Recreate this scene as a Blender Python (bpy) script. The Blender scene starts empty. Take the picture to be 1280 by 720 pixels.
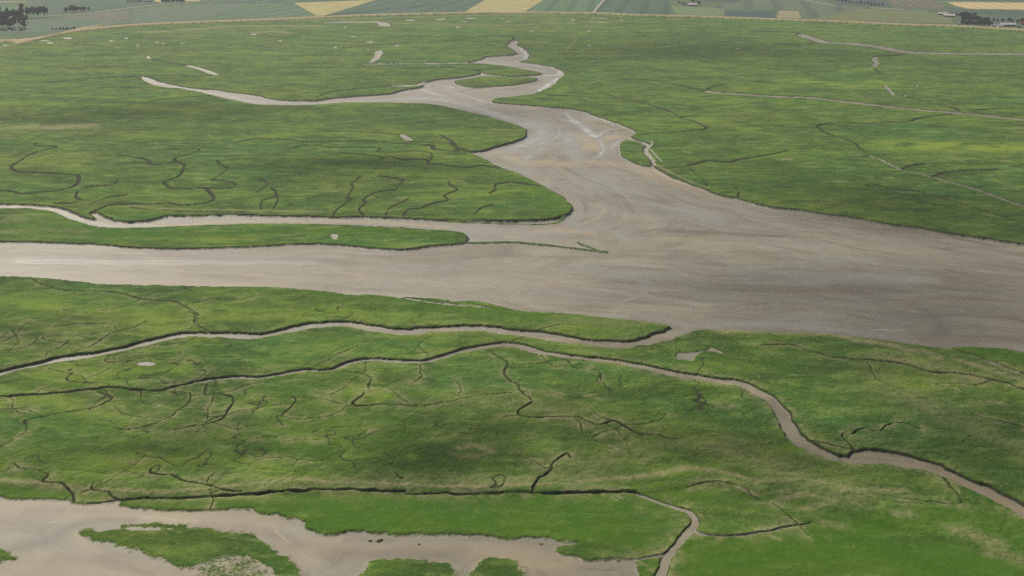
import bpy, bmesh, math, random
import numpy as np
from mathutils import Vector
random.seed(7); rng = np.random.default_rng(7)
Q = 1.0                                   # terrain tessellation step (1 = final)

# ------------------------------------------------------------------ camera
scene = bpy.context.scene
H = 230.0; F = 1372.5; PITCH = math.atan(460 / F)
cd = bpy.data.cameras.new('camera'); cam = bpy.data.objects.new('camera', cd)
scene.collection.objects.link(cam); scene.camera = cam
cd.sensor_width = 36; cd.lens = 36 * F / 1280; cd.clip_start = 1; cd.clip_end = 120000
cam.location = (0, 0, H); cam.rotation_euler = (math.pi / 2 - PITCH, 0, 0)

# ------------------------------------------------------------------ light
EL, AZ = math.radians(46), math.radians(-32)
w = bpy.data.worlds.new('World'); scene.world = w; w.use_nodes = True
nt = w.node_tree; bg = nt.nodes['Background']
sky = nt.nodes.new('ShaderNodeTexSky'); sky.sky_type = 'NISHITA'; sky.sun_disc = False
sky.sun_elevation = EL; sky.sun_rotation = AZ; sky.air_density = 1.0; sky.dust_density = 4.5
nt.links.new(sky.outputs[0], bg.inputs[0]); bg.inputs[1].default_value = 0.085
sl = bpy.data.lights.new('sun', 'SUN'); sl.energy = 4.2; sl.angle = math.radians(0.6); sl.color = (1, 0.94, 0.82)
sun = bpy.data.objects.new('sun', sl); scene.collection.objects.link(sun)
sd_ = Vector((math.sin(AZ) * math.cos(EL), math.cos(AZ) * math.cos(EL), math.sin(EL)))
sun.rotation_euler = sd_.to_track_quat('Z', 'Y').to_euler(); sun.location = (0, 0, 400)
vs = scene.view_settings
vs.view_transform = 'Standard'; vs.look = 'None'; vs.gamma = 1; vs.use_curve_mapping = False; vs.exposure = 0.06
scene.cycles.use_denoising = False; scene.cycles.max_bounces = 5; scene.cycles.sample_clamp_indirect = .25; scene.cycles.transparent_max_bounces = 16; scene.cycles.blur_glossy = 1.0

# ------------------------------------------------------------------ helpers
cp, sp = math.cos(PITCH), math.sin(PITCH)
def up(x, y, z=2.0):
    """the ground point at height z seen at photo position x, y"""
    xc, yc = (x - 640) / F, -(y - 360) / F
    dY = cp + yc * sp; dZ = -sp + yc * cp
    if dZ > -0.02: dZ = -0.02
    t = (H - z) / -dZ
    return (xc * t, dY * t)
def ups(pts, z=2.0): return np.array([up(p[0], p[1], z) for p in pts])

def hash2(ix, iy, s):
    n = (ix.astype(np.int64) * 374761393 + iy.astype(np.int64) * 668265263 + s * 974711) & 0x7fffffff
    n = ((n ^ (n >> 13)) * 1274126177) & 0x7fffffff
    return ((n ^ (n >> 16)) & 0xffff).astype(np.float32) / 65535.0
def vnoise(x, y, s=0):
    xi = np.floor(x); yi = np.floor(y); fx = (x - xi).astype(np.float32); fy = (y - yi).astype(np.float32)
    fx = fx * fx * (3 - 2 * fx); fy = fy * fy * (3 - 2 * fy)
    xi = xi.astype(np.int64); yi = yi.astype(np.int64)
    a = hash2(xi, yi, s); b = hash2(xi + 1, yi, s); c = hash2(xi, yi + 1, s); d = hash2(xi + 1, yi + 1, s)
    return (a + (b - a) * fx) * (1 - fy) + (c + (d - c) * fx) * fy
def fbm(x, y, s=0, o=3):
    r = 0; a = .5; t = 0
    for k in range(o):
        r = r + a * vnoise(x * 2 ** k + 17.3 * k, y * 2 ** k - 9.1 * k, s + k); t += a; a *= .5
    return r / t
def ss(a, b, x):
    t = np.clip((x - a) / (b - a), 0, 1); return t * t * (3 - 2 * t)

def smooth(P, closed=False, n=6):
    P = np.asarray(P, float); N = len(P)
    if N < 3 and not closed: return np.array([P[0] + (P[-1] - P[0]) * t for t in np.linspace(0, 1, n + 1)])
    out = []
    rg = range(N if closed else N - 1)
    for i in rg:
        if closed: a, b, c, d = P[i - 1], P[i], P[(i + 1) % N], P[(i + 2) % N]
        else: a, b, c, d = P[max(i - 1, 0)], P[i], P[i + 1], P[min(i + 2, N - 1)]
        for k in range(n):
            t = k / n
            out.append(.5 * ((2 * b) + (c - a) * t + (2 * a - 5 * b + 4 * c - d) * t * t + (3 * b - a - 3 * c + d) * t ** 3))
    if not closed: out.append(P[-1])
    return np.array(out)
def resample(P, step, extra=None, closed=False):
    if closed: P = np.vstack([P, P[:1]])
    L = np.r_[0, np.cumsum(np.hypot(*np.diff(P[:, :2], axis=0).T))]
    y = P[:, 1].mean(); n = max(3, min(900, int(L[-1] / step)))
    s = np.linspace(0, L[-1], n)
    R = np.stack([np.interp(s, L, P[:, k]) for k in range(P.shape[1])], 1)
    return R[:-1] if closed else R
def jitter(P, amp, wl, seed):
    x, y = P[:, 0], P[:, 1]
    jx = fbm(x / wl, y / wl, seed, 3) - .5; jy = fbm(x / wl + 50, y / wl + 50, seed + 5, 3) - .5
    P = P.copy(); P[:, 0] += jx * 2 * amp; P[:, 1] += jy * 2 * amp
    return P

# ------------------------------------------------------------------ terrain grid (finer near the viewer)
def rowY(y):
    yc = -(y - 360) / F; return (cp + yc * sp) / (sp - yc * cp) * H
ys = np.r_[np.arange(1300, 745, -5.0), np.arange(745, 200, -0.72 * Q), np.arange(200, -13, -0.36 * Q)]
RY = rowY(ys).astype(np.float64)
RD = np.gradient(RY)
inT = np.linspace(-0.56, 0.56, int(1400 / Q))
oT = 0.56 + (np.linspace(0, 1, 70)[1:] ** 1.8) * 2.0
CT = np.r_[-oT[::-1], inT, oT]; CD = np.gradient(CT)
NR, NC = len(RY), len(CT)
X = (CT[None, :] * RY[:, None]).astype(np.float32); Y = np.broadcast_to(RY[:, None], X.shape).astype(np.float32)
cellY = RD[:, None]; cellX = CD[None, :] * RY[:, None]
cell = np.sqrt(cellX * cellY).astype(np.float32)

def window(x0, x1, y0, y1):
    r0 = max(0, np.searchsorted(RY, y0) - 1); r1 = min(NR, np.searchsorted(RY, y1) + 1)
    if r1 <= r0: return None
    ya, yb = RY[r0], RY[r1 - 1]
    t0 = min(x0 / ya, x0 / yb); t1 = max(x1 / ya, x1 / yb)
    c0 = max(0, np.searchsorted(CT, t0) - 1); c1 = min(NC, np.searchsorted(CT, t1) + 1)
    if c1 <= c0: return None
    return r0, r1, c0, c1

def polydist(P, R, W=None, closed=False):
    """distance (clamped to R) from every vertex in a window to the polyline; also width and half cell across at the nearest point"""
    Rm = R if np.isscalar(R) else max(R)
    if closed: P = np.vstack([P, P[:1]])
    win = window(P[:, 0].min() - Rm, P[:, 0].max() + Rm, P[:, 1].min() - Rm, P[:, 1].max() + Rm)
    if win is None: return None
    r0, r1, c0, c1 = win
    D = np.full((r1 - r0, c1 - c0), 1e9, np.float32); WW = np.zeros_like(D); TT = np.zeros_like(D)
    n = len(P) - 1
    for i in range(n):
        a, b = P[i], P[i + 1]; d = b[:2] - a[:2]; L2 = d @ d
        if L2 < 1e-9: continue
        wn = window(min(a[0], b[0]) - Rm, max(a[0], b[0]) + Rm, min(a[1], b[1]) - Rm, max(a[1], b[1]) + Rm)
        if wn is None: continue
        q0, q1, k0, k1 = wn
        xs = X[q0:q1, k0:k1] - a[0]; yy = Y[q0:q1, k0:k1] - a[1]
        t = np.clip((xs * d[0] + yy * d[1]) / L2, 0, 1)
        dist = np.hypot(xs - t * d[0], yy - t * d[1])
        if W is not None:
            # the channel is never narrower than the tessellation can carry across its own direction
            L = math.sqrt(L2); ym = max(150, (a[1] + b[1]) / 2)
            cy = np.interp(ym, RY, RD); cx = 0.0008 * Q * ym
            mh = (0.55 * cx * abs(d[1]) + cy * abs(d[0]) * (0.55 + .95 * min(1, max(0, (ym - 520) / 400)))) / L
            hw = np.maximum((W[i] + (W[i + 1] - W[i]) * t) / 2, mh)
            dist = dist / hw
        s = (slice(q0 - r0, q1 - r0), slice(k0 - c0, k1 - c0))
        m = dist < D[s]
        D[s] = np.where(m, dist, D[s])
        if W is not None: WW[s] = np.where(m, hw, WW[s])
        TT[s] = np.where(m, (i + t) / n, TT[s])
    return (slice(r0, r1), slice(c0, c1)), D, WW, TT

def inside(P):
    """scanline point-in-polygon over the grid rows"""
    out = np.zeros((NR, NC), bool)
    x, y = P[:, 0], P[:, 1]; x2, y2 = np.roll(x, -1), np.roll(y, -1)
    for r in range(NR):
        Yr = RY[r]; m = (y <= Yr) != (y2 <= Yr)
        if not m.any(): continue
        xc = np.sort(x[m] + (Yr - y[m]) / (y2[m] - y[m]) * (x2[m] - x[m]))
        out[r] = np.searchsorted(xc, CT * Yr) % 2 == 1
    return out

def outline(px, z=2.0, amp=1.0, wl=14, seed=1, step=None, n=5):
    P = smooth(ups(px, z), True, n)
    ym = np.median(P[:, 1]); st = step or max(1.5, ym / 260)
    P = resample(P, st, closed=True)
    P = jitter(P, amp, wl, seed); f = np.clip((P[:, 1] - 700) / 700, 0, 1.6)[:, None]
    return P + (jitter(P, amp * 2.2, wl * 1.1, seed + 9) - P) * f
SD = 1e3
def signed(P, R):
    s = np.full((NR, NC), SD, np.float32)
    r = polydist(P, R, closed=True)
    if r: s[r[0]] = np.minimum(r[1], SD)
    ins = inside(P)
    return np.where(ins, s, -s), ins            # positive inside

# ------------------------------------------------------------------ unseen clouds added to shade parts of the marsh and mud
def shade_cloud(px, py, rx, ry, hc, dens, seed):
    gx, gy = up(px, py, 1); k = hc / math.tan(EL)
    cx, cy = gx + math.sin(AZ) * k, gy + math.cos(AZ) * k
    bm = bmesh.new(); r = bmesh.ops.create_icosphere(bm, subdivisions=4, radius=1)
    for v in r['verts']: v.co.z *= .09 if v.co.z > 0 else .04
    me = bpy.data.meshes.new('shade_cloud'); bm.to_mesh(me); bm.free(); me.materials.append(shade_cloud_mat(dens, seed))
    o = bpy.data.objects.new('shade_cloud', me); scene.collection.objects.link(o); o.location = (cx, cy, hc); o.scale = (rx, ry, (rx + ry) / 2); o.rotation_euler.z = random.uniform(-.3, .3); o['kind'] = 'structure'
def shade_cloud_mat(dens, seed):
    m = bpy.data.materials.new('shade_cloud'); m.use_nodes = True; n = m.node_tree.nodes; l = m.node_tree.links; n.remove(n['Principled BSDF'])
    tc = n.new('ShaderNodeTexCoord'); ln = n.new('ShaderNodeVectorMath'); ln.operation = 'LENGTH'; l.new(tc.outputs['Object'], ln.inputs[0])
    nz = n.new('ShaderNodeTexNoise'); nz.noise_dimensions = '4D'; nz.inputs['W'].default_value = seed; nz.inputs['Scale'].default_value = 2.4; nz.inputs['Detail'].default_value = 5; l.new(tc.outputs['Object'], nz.inputs['Vector'])
    ad = n.new('ShaderNodeMath'); ad.operation = 'MULTIPLY_ADD'; l.new(nz.outputs[0], ad.inputs[0]); ad.inputs[1].default_value = -1.3; l.new(ln.outputs['Value'], ad.inputs[2])
    mr = n.new('ShaderNodeMapRange'); mr.interpolation_type = 'SMOOTHSTEP'; l.new(ad.outputs[0], mr.inputs[0]); mr.inputs[1].default_value = .15; mr.inputs[2].default_value = -.75; mr.inputs[3].default_value = 0; mr.inputs[4].default_value = dens
    t = n.new('ShaderNodeBsdfTransparent'); d = n.new('ShaderNodeBsdfDiffuse'); d.inputs[0].default_value = (.9, .9, .9, 1); mx = n.new('ShaderNodeMixShader')
    l.new(mr.outputs[0], mx.inputs[0]); l.new(t.outputs[0], mx.inputs[1]); l.new(d.outputs[0], mx.inputs[2]); l.new(mx.outputs[0], n['Material Output'].inputs[0]); return m
for c in [(1130, 400, 300, 170, 900, .34, 1), (900, 560, 170, 90, 950, .45, 2), (560, 575, 90, 60, 900, .5, 3), (1180, 262, 330, 190, 1000, .42, 4), (430, 208, 200, 110, 950, .4, 5), (150, 143, 300, 170, 1000, .36, 6),
          (850, 60, 700, 420, 1000, .3, 7), (1000, 350, 260, 90, 900, .28, 8), (620, 140, 260, 160, 1000, .3, 9), (230, 560, 80, 50, 900, .35, 10), (1250, 560, 120, 90, 900, .4, 11)]: shade_cloud(*c)

# ================================================================== traced layout
main_mud = [(-900,262),(-300,258),(0,255),(40,256),(70,258),(90,264),(108,272),(122,273),(113,266),(120,264),(132,270),(145,275),(160,277),(185,275),
 (200,270),(215,269),(250,269),(295,268),(320,268),(340,269),(400,270),(450,270),(500,272),(540,274),(600,275),(650,275),(690,273),(707,268),(716,260),(710,250),(700,243),
 (680,233),(660,222),(640,214),(622,207),(608,199),(588,190),(604,188),(620,183),(645,176),(658,168),(655,160),(640,154),(620,148),(600,143),(570,136),
 (545,131),(520,129),(480,128),(450,128),(430,128),(390,131),(350,131),(320,130),(300,127),(285,124),(268,119),(250,115),(230,111),(210,109),(190,105),(180,101),(176,95),
 (185,96),(200,102),(230,108),(250,111),(270,112),(290,115),(320,119),(345,124),(385,126),(420,122),(460,119),(492,116),(503,112),(525,109),(533,103),(545,99),
 (570,97),(600,92),(597,89),(606,92),(640,95),(672,92.5),(674,90),(660,87),(640,83.5),(615,80.5),(590,79),(588,77),(600,74),(606,71),(625,69.5),(640,69),(646,66),(640,61),(633,56.5),(636,53),
 (641,50),(648,52),(646,56),(655,61),(661,68),(658,74),(648,77),(665,79),(685,82),(700,87),(705,93),(700,98),(690,107),(677,113),(667,117),(640,120.5),
 (618,123),(614,125.5),(618,128),(640,130),(668,132),(690,134),(720,137),(745,145),(770,153),(793,163),(789,171),(797,175),(806,177),(812,181),(808,188),(815,198),(817,207),(835,218),
 (855,227),(878,235),(900,244),(922,247),(945,254),(967,259),(992,261),(1035,267),(1075,272),(1110,279),(1145,283),(1175,289),(1210,294),(1245,299),(1280,304),
 (1340,312),(1500,335),(2200,430),(2300,600),(1500,478),(1280,439),(1245,435),(1210,433),(1182,433.5),(1170,434),(1135,429),(1100,424),(1067,420),(1040,417),(1000,415),(960,414),(925,412.5),
 (890,411),(862,413),(850,414),(847,410),(837,406),(820,403),(765,397),(702,391),(640,387),(615,384),(595,383),(545,379),(502,372),(460,368),(447,367),(440,370),(430,367),(407,364),
 (357,360),(320,358),(225,357),(175,356),(127,354),(75,349),(37,346),(0,345),(-60,343),(-300,338),(-900,330)]
island = [(-900,268),(-300,262),(0,260),(25,259),(50,261),(70,265),(85,272),(107,279),(132,284),(175,284),(225,282),(320,279),(407,280),(470,282),(532,286),(570,288),(584,293),(586,299),
 (575,304),(545,306),(500,311),(460,309),(420,305),(370,304),(320,307),(225,310),(175,309),(125,305),(50,302),(0,301),(-300,297),(-900,290)]
tongue = [(569,101),(590,97.5),(607,95),(640,96),(668,96.5),(672,99),(664,102),(640,106),(610,108),(590,109),(574,106)]
spit = [(775,180),(782,175),(798,177),(806,182),(803,188),(811,198),(815,206),(800,206),(780,197),(776,190)]
sliver_a = [(505,371),(530,371.5),(560,374.5),(590,381),(560,378.5),(530,375)]
sliver_b = [(566,376.2),(590,375.5),(615,380),(645,387.5),(618,385),(590,380)]
ridge = [(586,303),(640,302),(680,305),(720,310),(757,314)]
ridge_spur = [(722,302),(732,307),(748,313)]
shelf = [(560,277),(640,279.5),(690,279),(705,271)]
low_mud = [(-700,617),(-300,618),(0,621),(32,622),(82,625),(107,628),(135,627),(146,626),(150,630),(170,634),(212,636),(260,637),(287,634),(312,636),(345,644),(375,651),(390,660),(402,665),(425,665),
 (437,663),(470,665),(570,667),(620,670),(640,672),(690,674),(727,678),(700,684),(704,690),(725,698),(752,700),(768,699),(790,700),(800,706),(800,725),(800,800),(300,1100),(-900,1100)]
low_islands = [([(103,663),(150,662),(275,662),(306,666),(328,675),(347,689),(372,712),(395,740),(370,745),(352,722),(332,706),(305,692),(285,690),(262,698),(240,709),(218,706),(203,698),(156,683),(112,673)], .35),
 ([(148,656),(165,653.5),(200,653.5),(233,657.5),(200,660),(165,659)], .25),
 ([(-60,682),(0,688),(15,693),(22,698),(8,702),(0,703),(-60,708)], .3),
 ([(452,735),(459,714),(469,701),(497,698),(531,698),(552,703),(566,712),(560,735)], .3),
 ([(585,735),(600,706),(613,700),(635,700),(648,709),(662,735)], .25)]
sparse = [([(240,712),(262,698),(290,690),(320,700),(347,720),(352,745),(300,760),(240,745)], .5), ([(556,706),(600,704),(640,704),(690,735),(560,740)], .42),
 ([(470,704),(560,706),(570,735),(460,735)], .5), ([(700,690),(745,699),(790,698),(800,735),(700,735),(650,720)], .22)]
# pale bare pools and pans: points, optional
pans = [[(846,442),(855,440.5),(870,440),(881,439),(886,434),(893,436),(905,442),(899,442),(890,440),(873,442),(865,451),(858,450),(847,449)],
 [(412,292),(423,293.5),(418,299)], [(461,78),(467,71),(468,66),(476,63),(478,67),(474,73),(466,78)],
 [(799,312),(806,311.5),(804,315)]]
def ell(x, y, a, b): return [(x + a * math.cos(k * .785), y + b * math.sin(k * .785)) for k in range(8)]
for p in [(183,455,12,2.8),(5,57,3,.8),(11,57,3,1),(62,54,4,.9),(84,48,8,.9),(139,51,3,1),(157,48,3,1),(172,57,2,.7),(196,53,4,.8),(205,54,3,.8),(227,54,2,.7),(186,72,2.5,2.2),
  (432,34,2.5,.8),(441,46,4,1),(349,51,4,.9),(461,53,5,1.2),(420,59,2,1.5),(460,62,2,.9),(497,57,3,1.2),(512,25.5,8,1),(551,24.5,8,1.2),(588,23,10,1),(582,27,5,.6),(572,34,3,1.3),(628,24,3,.7),(634,27,5,.7),
  (717,25,3,1.2),(754,23,7,.8),(752,28,6,.8),(777,26,4,.8),(670,34,3,.9),(665,39,4,.7),(737,39,3,1),(736,57,2.5,1),(921,61,2.5,1.2),(1131,120,3,1.8),(1146,107,2,1.6),(1074,34,4,.6),(317,43,5,1),(40,52,5,.6),(30,52.5,5,.6),(52,51,14,.6)]:
    pans.append(ell(*p))

# channels: (w0, w1, depth, mud floor 0..1, points)
CR = [
 (7,14,1.7,1,[(-200,530),(-80,490),(0,466),(50,454),(90,446),(120,442),(150,436),(187,427),(215,420),(237,417),(275,418),(320,419),(357,412),(390,406),(432,404),(460,408),(500,414),(545,411),(595,409),(640,414),(677,418),(715,424),(760,429),(795,428),(820,422),(838,416),(852,410),(866,400)]),
 (1.5,3,1.2,.4,[(40,347),(50,354),(75,362),(92,364),(103,364),(115,363),(130,364),(150,366),(180,374),(215,377),(232,383),(243,392),(246,404),(258,412),(266,419)]),
 (3,3,1.3,.3,[(-200,502),(0,495),(62,492),(112,487),(137,484),(175,488),(200,489),(225,482)]),
 (4,7.5,1.35,1,[(225,482),(262,475),(295,471),(320,471),(350,467),(377,463),(415,461),(440,452),(470,449),(520,452),(550,446),(582,437),(615,431),(640,430),(670,437),(707,445)]),
 (7.5,9.5,1.4,1,[(707,445),(752,449),(795,456),(840,466),(890,474),(920,477),(940,484),(957,494),(968,503),(978,515),(985,530),(997,547),(1017,560),(1042,571)]),
 (8,13,1.7,1,[(1042,571),(1070,574),(1100,573),(1135,579),(1172,587),(1200,598),(1230,611),(1260,626),(1282,638),(1340,667),(1450,730)]),
 (9,11,1.4,1,[(1065,570),(1085,567),(1110,568),(1135,573),(1165,583)]),
 (1.8,1.8,1.1,.1,[(107,627),(145,624),(160,622),(200,620),(250,619),(295,616),(320,616),(357,613),(407,611),(470,612),(507,614)]),
 (1,1.8,.8,.1,[(507,614),(560,614),(620,614),(670,614)]),(1.9,2,1.1,.1,[(670,614.5),(740,614),(794,612.5)]),
 (2.5,6,1.2,1,[(794,613),(815,621),(840,629),(860,636),(869,645),(867,654),(858,663),(847,675),(836,690),(829,705),(822,725),(812,760),(800,800)]),
 (2.5,1,1,.8,[(864,655),(872,663),(890,667),(927,665),(960,660),(990,655),(1012,650)]),
 (2.5,2,.6,1,[(838,688),(826,692),(812,694),(790,697),(768,699)]),
 (.8,.8,.5,.1,[(768,617),(778,624),(792,628)]),
 (1,1.2,.6,0,[(860,608),(890,601),(910,603),(930,607),(945,617),(950,622)]),(.9,1.2,.6,0,[(1052,615),(1110,620),(1160,627),(1202,629),(1195,614),(1180,597)]),
 (.8,.8,.6,0,[(965,626),(982,637),(997,652),(1012,666)]),
 (1.6,1,1,.2,[(665,614),(667,605),(677,595),(690,585),(692,577),(706,566),(713,572)]),
 (1,1.4,1,.2,[(17,580),(25,586),(45,587),(59,595),(54,602),(77,603),(87,610),(92,620),(92,626)]),
 (1.4,1.6,1,.2,[(186,585),(192,592),(215,595),(232,602),(255,606),(275,611),(300,613)]),(.8,1,.8,.2,[(120,602),(114,610),(130,614),(150,621)]),(.8,.8,.8,.2,[(268,591),(260,597),(259,602)]),
 (1.5,1.1,1,.3,[(122,490),(135,495),(139,500),(120,509),(95,514),(67,519),(32,525),(31,531)]),
 (.8,1.3,1,.2,[(212,491),(235,492),(239,502),(225,512),(210,522),(185,532),(160,537),(147,536)]),
 (1.4,1,1,.3,[(259,479),(256,492),(265,494),(285,495),(290,505),(282,520),(265,529),(220,537)]),
 (1,.8,.8,.3,[(136,444),(132,452),(150,454),(170,450),(185,447),(205,450),(240,452),(252,460)]),
 (1.2,1,.9,.2,[(137,483),(132,480),(112,479),(85,475),(92,466)]),
 (1.3,1,.9,.2,[(92,441),(110,434),(127,424),(140,416),(167,409),(185,400)]),(1.2,.9,.8,.2,[(55,446),(60,441),(77,434),(87,425)]),
 (1.2,.9,.8,.2,[(-40,440),(0,439),(22,436),(40,429),(47,421)]),(1.2,.9,.7,.2,[(0,429),(17,419),(32,405),(44,398)]),(.8,.8,.5,.2,[(50,418),(94,394),(80,388)]),
 (1.5,1.2,1,.4,[(430,464),(452,466),(464,472),(461,482),(465,489)]),
 (1.2,1.6,1,.1,[(456,490),(442,501),(447,507),(480,506),(520,507)]),(1.2,.8,.7,.1,[(520,507),(555,503),(590,496),(640,491)]),
 (1.3,1.8,1.1,.3,[(607,437),(625,446),(634,455),(631,466),(640,477),(647,481),(655,492),(664,501),(662,503),(650,512),(651,519),(670,521),(715,521),(732,524),(747,530),(769,525),(782,532),(802,543)]),
 (1.5,.9,.8,.2,[(802,543),(825,545),(835,549),(850,550)]),(.8,1.2,.8,.1,[(740,509),(750,519),(769,525)]),(1,.8,.7,.1,[(650,519),(625,521),(600,522)]),
 (1.2,.9,.9,.2,[(707,447),(717,459),(732,461)]),(1.1,.9,.8,.2,[(738,461),(750,466),(752,476)]),
 (1.5,3,1.3,.1,[(950,431),(985,430),(1010,437),(1040,445),(1065,449),(1100,451),(1135,456),(1165,465),(1200,467),(1235,473),(1260,478),(1280,486),(1340,500)]),
 (3,4,1.3,.6,[(1178,431),(1186,435),(1210,442),(1235,450),(1260,460),(1280,467),(1340,488)]),
 (.9,.8,.7,.3,[(1085,452),(1092,467),(1100,477),(1125,485),(1150,495)]),(1,1,.8,.1,[(1172,479),(1200,480),(1222,481),(1235,476)]),(.8,.8,.7,.3,[(1170,480),(1187,487),(1210,495),(1222,502)]),
 (1.3,.9,1,.1,[(1072,565),(1060,552),(1052,544),(1055,541),(1067,542),(1082,536),(1100,539),(1110,530),(1135,529),(1150,535)]),
 (1.4,1,1,.1,[(1072,562),(1052,559),(1030,554),(1015,550)]),(1,1.2,.9,0,[(1205,515),(1222,519),(1247,526),(1265,529),(1280,534),(1320,545)]),
 (1,.9,.8,0,[(320,496),(357,496),(370,501),(357,517),(347,521),(352,532)]),(1.2,1.5,.9,0,[(492,590),(498,595),(504,599)]),
 (.9,.9,.5,0,[(323,547),(345,545)]),(.9,.9,.5,0,[(356,552),(375,550),(400,550)]),(.9,.9,.5,0,[(327,572),(352,571)]),(.9,.9,.5,0,[(372,576),(410,574)]),(.8,.8,.5,0,[(460,537),(447,548)]),
 # marsh north of the river
 (6,5,1.4,.1,[(-60,236),(0,238),(20,240),(25,242),(55,240),(80,237),(96,230),(98,220),(90,218),(50,216),(25,215),(14,211),(19,205),(32,197),(50,189),(70,185),(67,183),(47,182),(44,179)]),
 (6,4.5,1.6,.2,[(118,268),(113,266),(125,261),(140,256),(175,255),(212,254),(225,257),(250,255),(267,250),(265,244),(259,238),(255,235),(220,236),(210,232),(206,227),(225,219),(230,207),(220,201),(222,197),(242,192),(249,187),(240,186),(207,186)]),
 (3,2,1,.1,[(259,236),(282,236),(294,234),(292,229),(280,226),(266,224),(280,216),(284,211),(276,206),(272,201)]),
 (2,2,1,0,[(220,203),(190,206),(187,201),(170,197),(147,194)]),(3,2,1,0,[(112,256),(135,247),(155,244),(162,240)]),
 (2.5,2,1,.1,[(147,225),(142,230),(107,234),(97,240),(95,246),(101,250),(92,254),(70,254)]),
 (2,2,.6,.2,[(165,259),(187,262),(237,264),(300,265),(320,266),(350,266)]),(3,6,1.2,.9,[(210,270),(250,269.5),(295,268)]),
 (3,2,1,0,[(342,262),(347,250),(345,240),(340,235)]),(3,2,1,0,[(327,262),(327,252),(345,246)]),(2,2,.8,0,[(320,241),(335,231),(325,224)]),
 (4,2.5,1.1,0,[(417,271),(422,261),(440,250),(435,246),(442,234),(440,230),(450,221)]),
 (4,2.5,1.1,0,[(454,271),(449,260),(457,254),(455,249),(472,240),(495,237),(499,231),(504,226),(490,222),(475,220)]),
 (4,3,1.1,0,[(504,272),(510,262),(527,260),(540,255),(559,250),(555,244),(572,237),(562,230),(562,226)]),(3,2,.9,0,[(482,272),(487,260),(505,252),(512,247)]),
 (3,2,1,0,[(592,268),(602,260),(617,256)]),(2.5,2,1,0,[(612,242),(620,237),(620,231),(640,228),(672,232)]),
 (4,5,1.2,0,[(300,177),(320,174),(360,175),(382,178),(420,177),(457,176),(495,179),(537,182),(545,187),(567,189),(575,187)]),
 (4,5,1.2,0,[(512,177),(537,179),(560,179),(570,184),(590,190)]),(3,3,1,0,[(405,164),(470,166),(500,169)]),(9,8,1.1,1,[(501,168),(506,171),(512,175)]),
 (5,3.5,1.2,0,[(624,210),(602,207),(582,210),(557,207),(537,205),(532,200),(505,200),(487,196),(475,199)]),
 (3.5,3,1,0,[(537,203),(540,192),(520,189),(505,190),(472,190),(475,186),(455,184),(412,185),(400,182),(377,182),(368,186)]),(3,3,1,0,[(477,197),(460,194),(425,191)]),
 (3,5,1.2,.2,[(550,169),(560,174),(570,182),(572,188)]),
 (5,7,1.2,0,[(60,103),(100,99),(125,97),(175,96),(180,97)]),(3,8,1.1,.1,[(180,95.5),(217,94),(250,94.5),(268,94)]),(10,9,1.1,1,[(271,93.5),(264,91),(250,86),(243,84),(235,82)]),(5,4,1,.3,[(235,82),(217,79),(190,75)]),
 (4,5,1,0,[(125,110),(150,109),(177,110)]),(4,5,1,0,[(187,127),(225,122),(267,120)]),
 (3,4,1,0,[(395,122),(420,114),(460,110),(495,107),(520,106)]),(14,14,1.2,1,[(492,107),(505,107),(522,106),(533,103)]),
 (4,8,1.3,.1,[(507,86),(550,85),(582,86),(600,89)]),(9,12,1.0,.9,[(455,80),(480,80),(540,79.5),(575,79),(592,78)]),(5,5,1,0,[(430,60),(470,56),(497,55)]),(4,5,1,0,[(600,45.5),(615,45),(640,46),(642,50)]),
 (22,22,1.0,1,[(409,28.5),(440,27.5),(470,27.5),(478,29),(481,32)]),
 # right
 (20,26,1.2,1,[(1001,43),(1010,46.5),(1020,49.5),(1030,52.5),(1065,54.5),(1100,59),(1135,65),(1180,66.5),(1280,67.5),(1400,69)]),
 (5,8,1,0,[(940,40),(985,40),(1001,43)]),(4,5,1,0,[(970,55),(997,55),(1027,54)]),(5,5,1,.1,[(1094,70.5),(1120,69),(1135,67)]),(8,8,1.2,1,[(1094,71),(1093,75),(1096,79),(1091,83)]),(4,3,1,0,[(1094,86),(1100,92)]),
 (5,5,1,1,[(1105,107),(1110,112),(1117,119)]),(3,5,1,0,[(1131,121),(1150,126),(1180,132),(1200,138)]),
 (12,15,1.4,1,[(886,113),(890,115),(960,120),(1010,122),(1047,126),(1100,132),(1147,137),(1197,141),(1222,143.5),(1280,150),(1340,157),(1500,175)]),
 (4,5,1,0,[(907,106),(890,109),(886,113)]),(3,5,1,0,[(782,100),(795,99),(825,102),(865,110),(886,114)]),(4,4,1,0,[(1222,138),(1247,136),(1270,135)]),
 (5,4,1.1,0,[(1197,142),(1167,145),(1145,149),(1135,152),(1085,154),(1045,154),(1025,157),(1024,160),(1032,166),(1042,170),(1065,177),(1078,188)]),
 (3,8,1.3,1,[(1085,194),(1100,199),(1120,209),(1135,214),(1165,221),(1185,227),(1210,234),(1235,242),(1260,251),(1280,257),(1350,275),(1500,315)]),
 (4,3,1,0,[(1167,220),(1185,215),(1210,213),(1225,213),(1247,212)]),(3,3,1,0,[(1128,211),(1142,207),(1155,205)]),
 (3,5.5,1.3,.1,[(1085,232),(1102,232),(1125,237),(1152,240),(1175,247),(1210,257),(1242,267),(1280,279),(1350,300),(1500,340)]),
 (4,4,1.2,.3,[(800,169),(812,167),(840,166),(872,163),(884,160),(875,156),(868,152),(850,148)]),
 (3.5,3,1.1,0,[(860,207),(870,205),(887,201),(910,203),(927,199),(960,194),(985,188)]),(3,3,.8,0,[(862,210),(880,225),(884,232)]),(3,3,.8,0,[(922,246),(924,240),(918,234)]),
 (3,3,.8,0,[(750,116),(795,127),(825,135),(855,147)]),(3,3,.8,0,[(687,119),(732,121)]),
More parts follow.
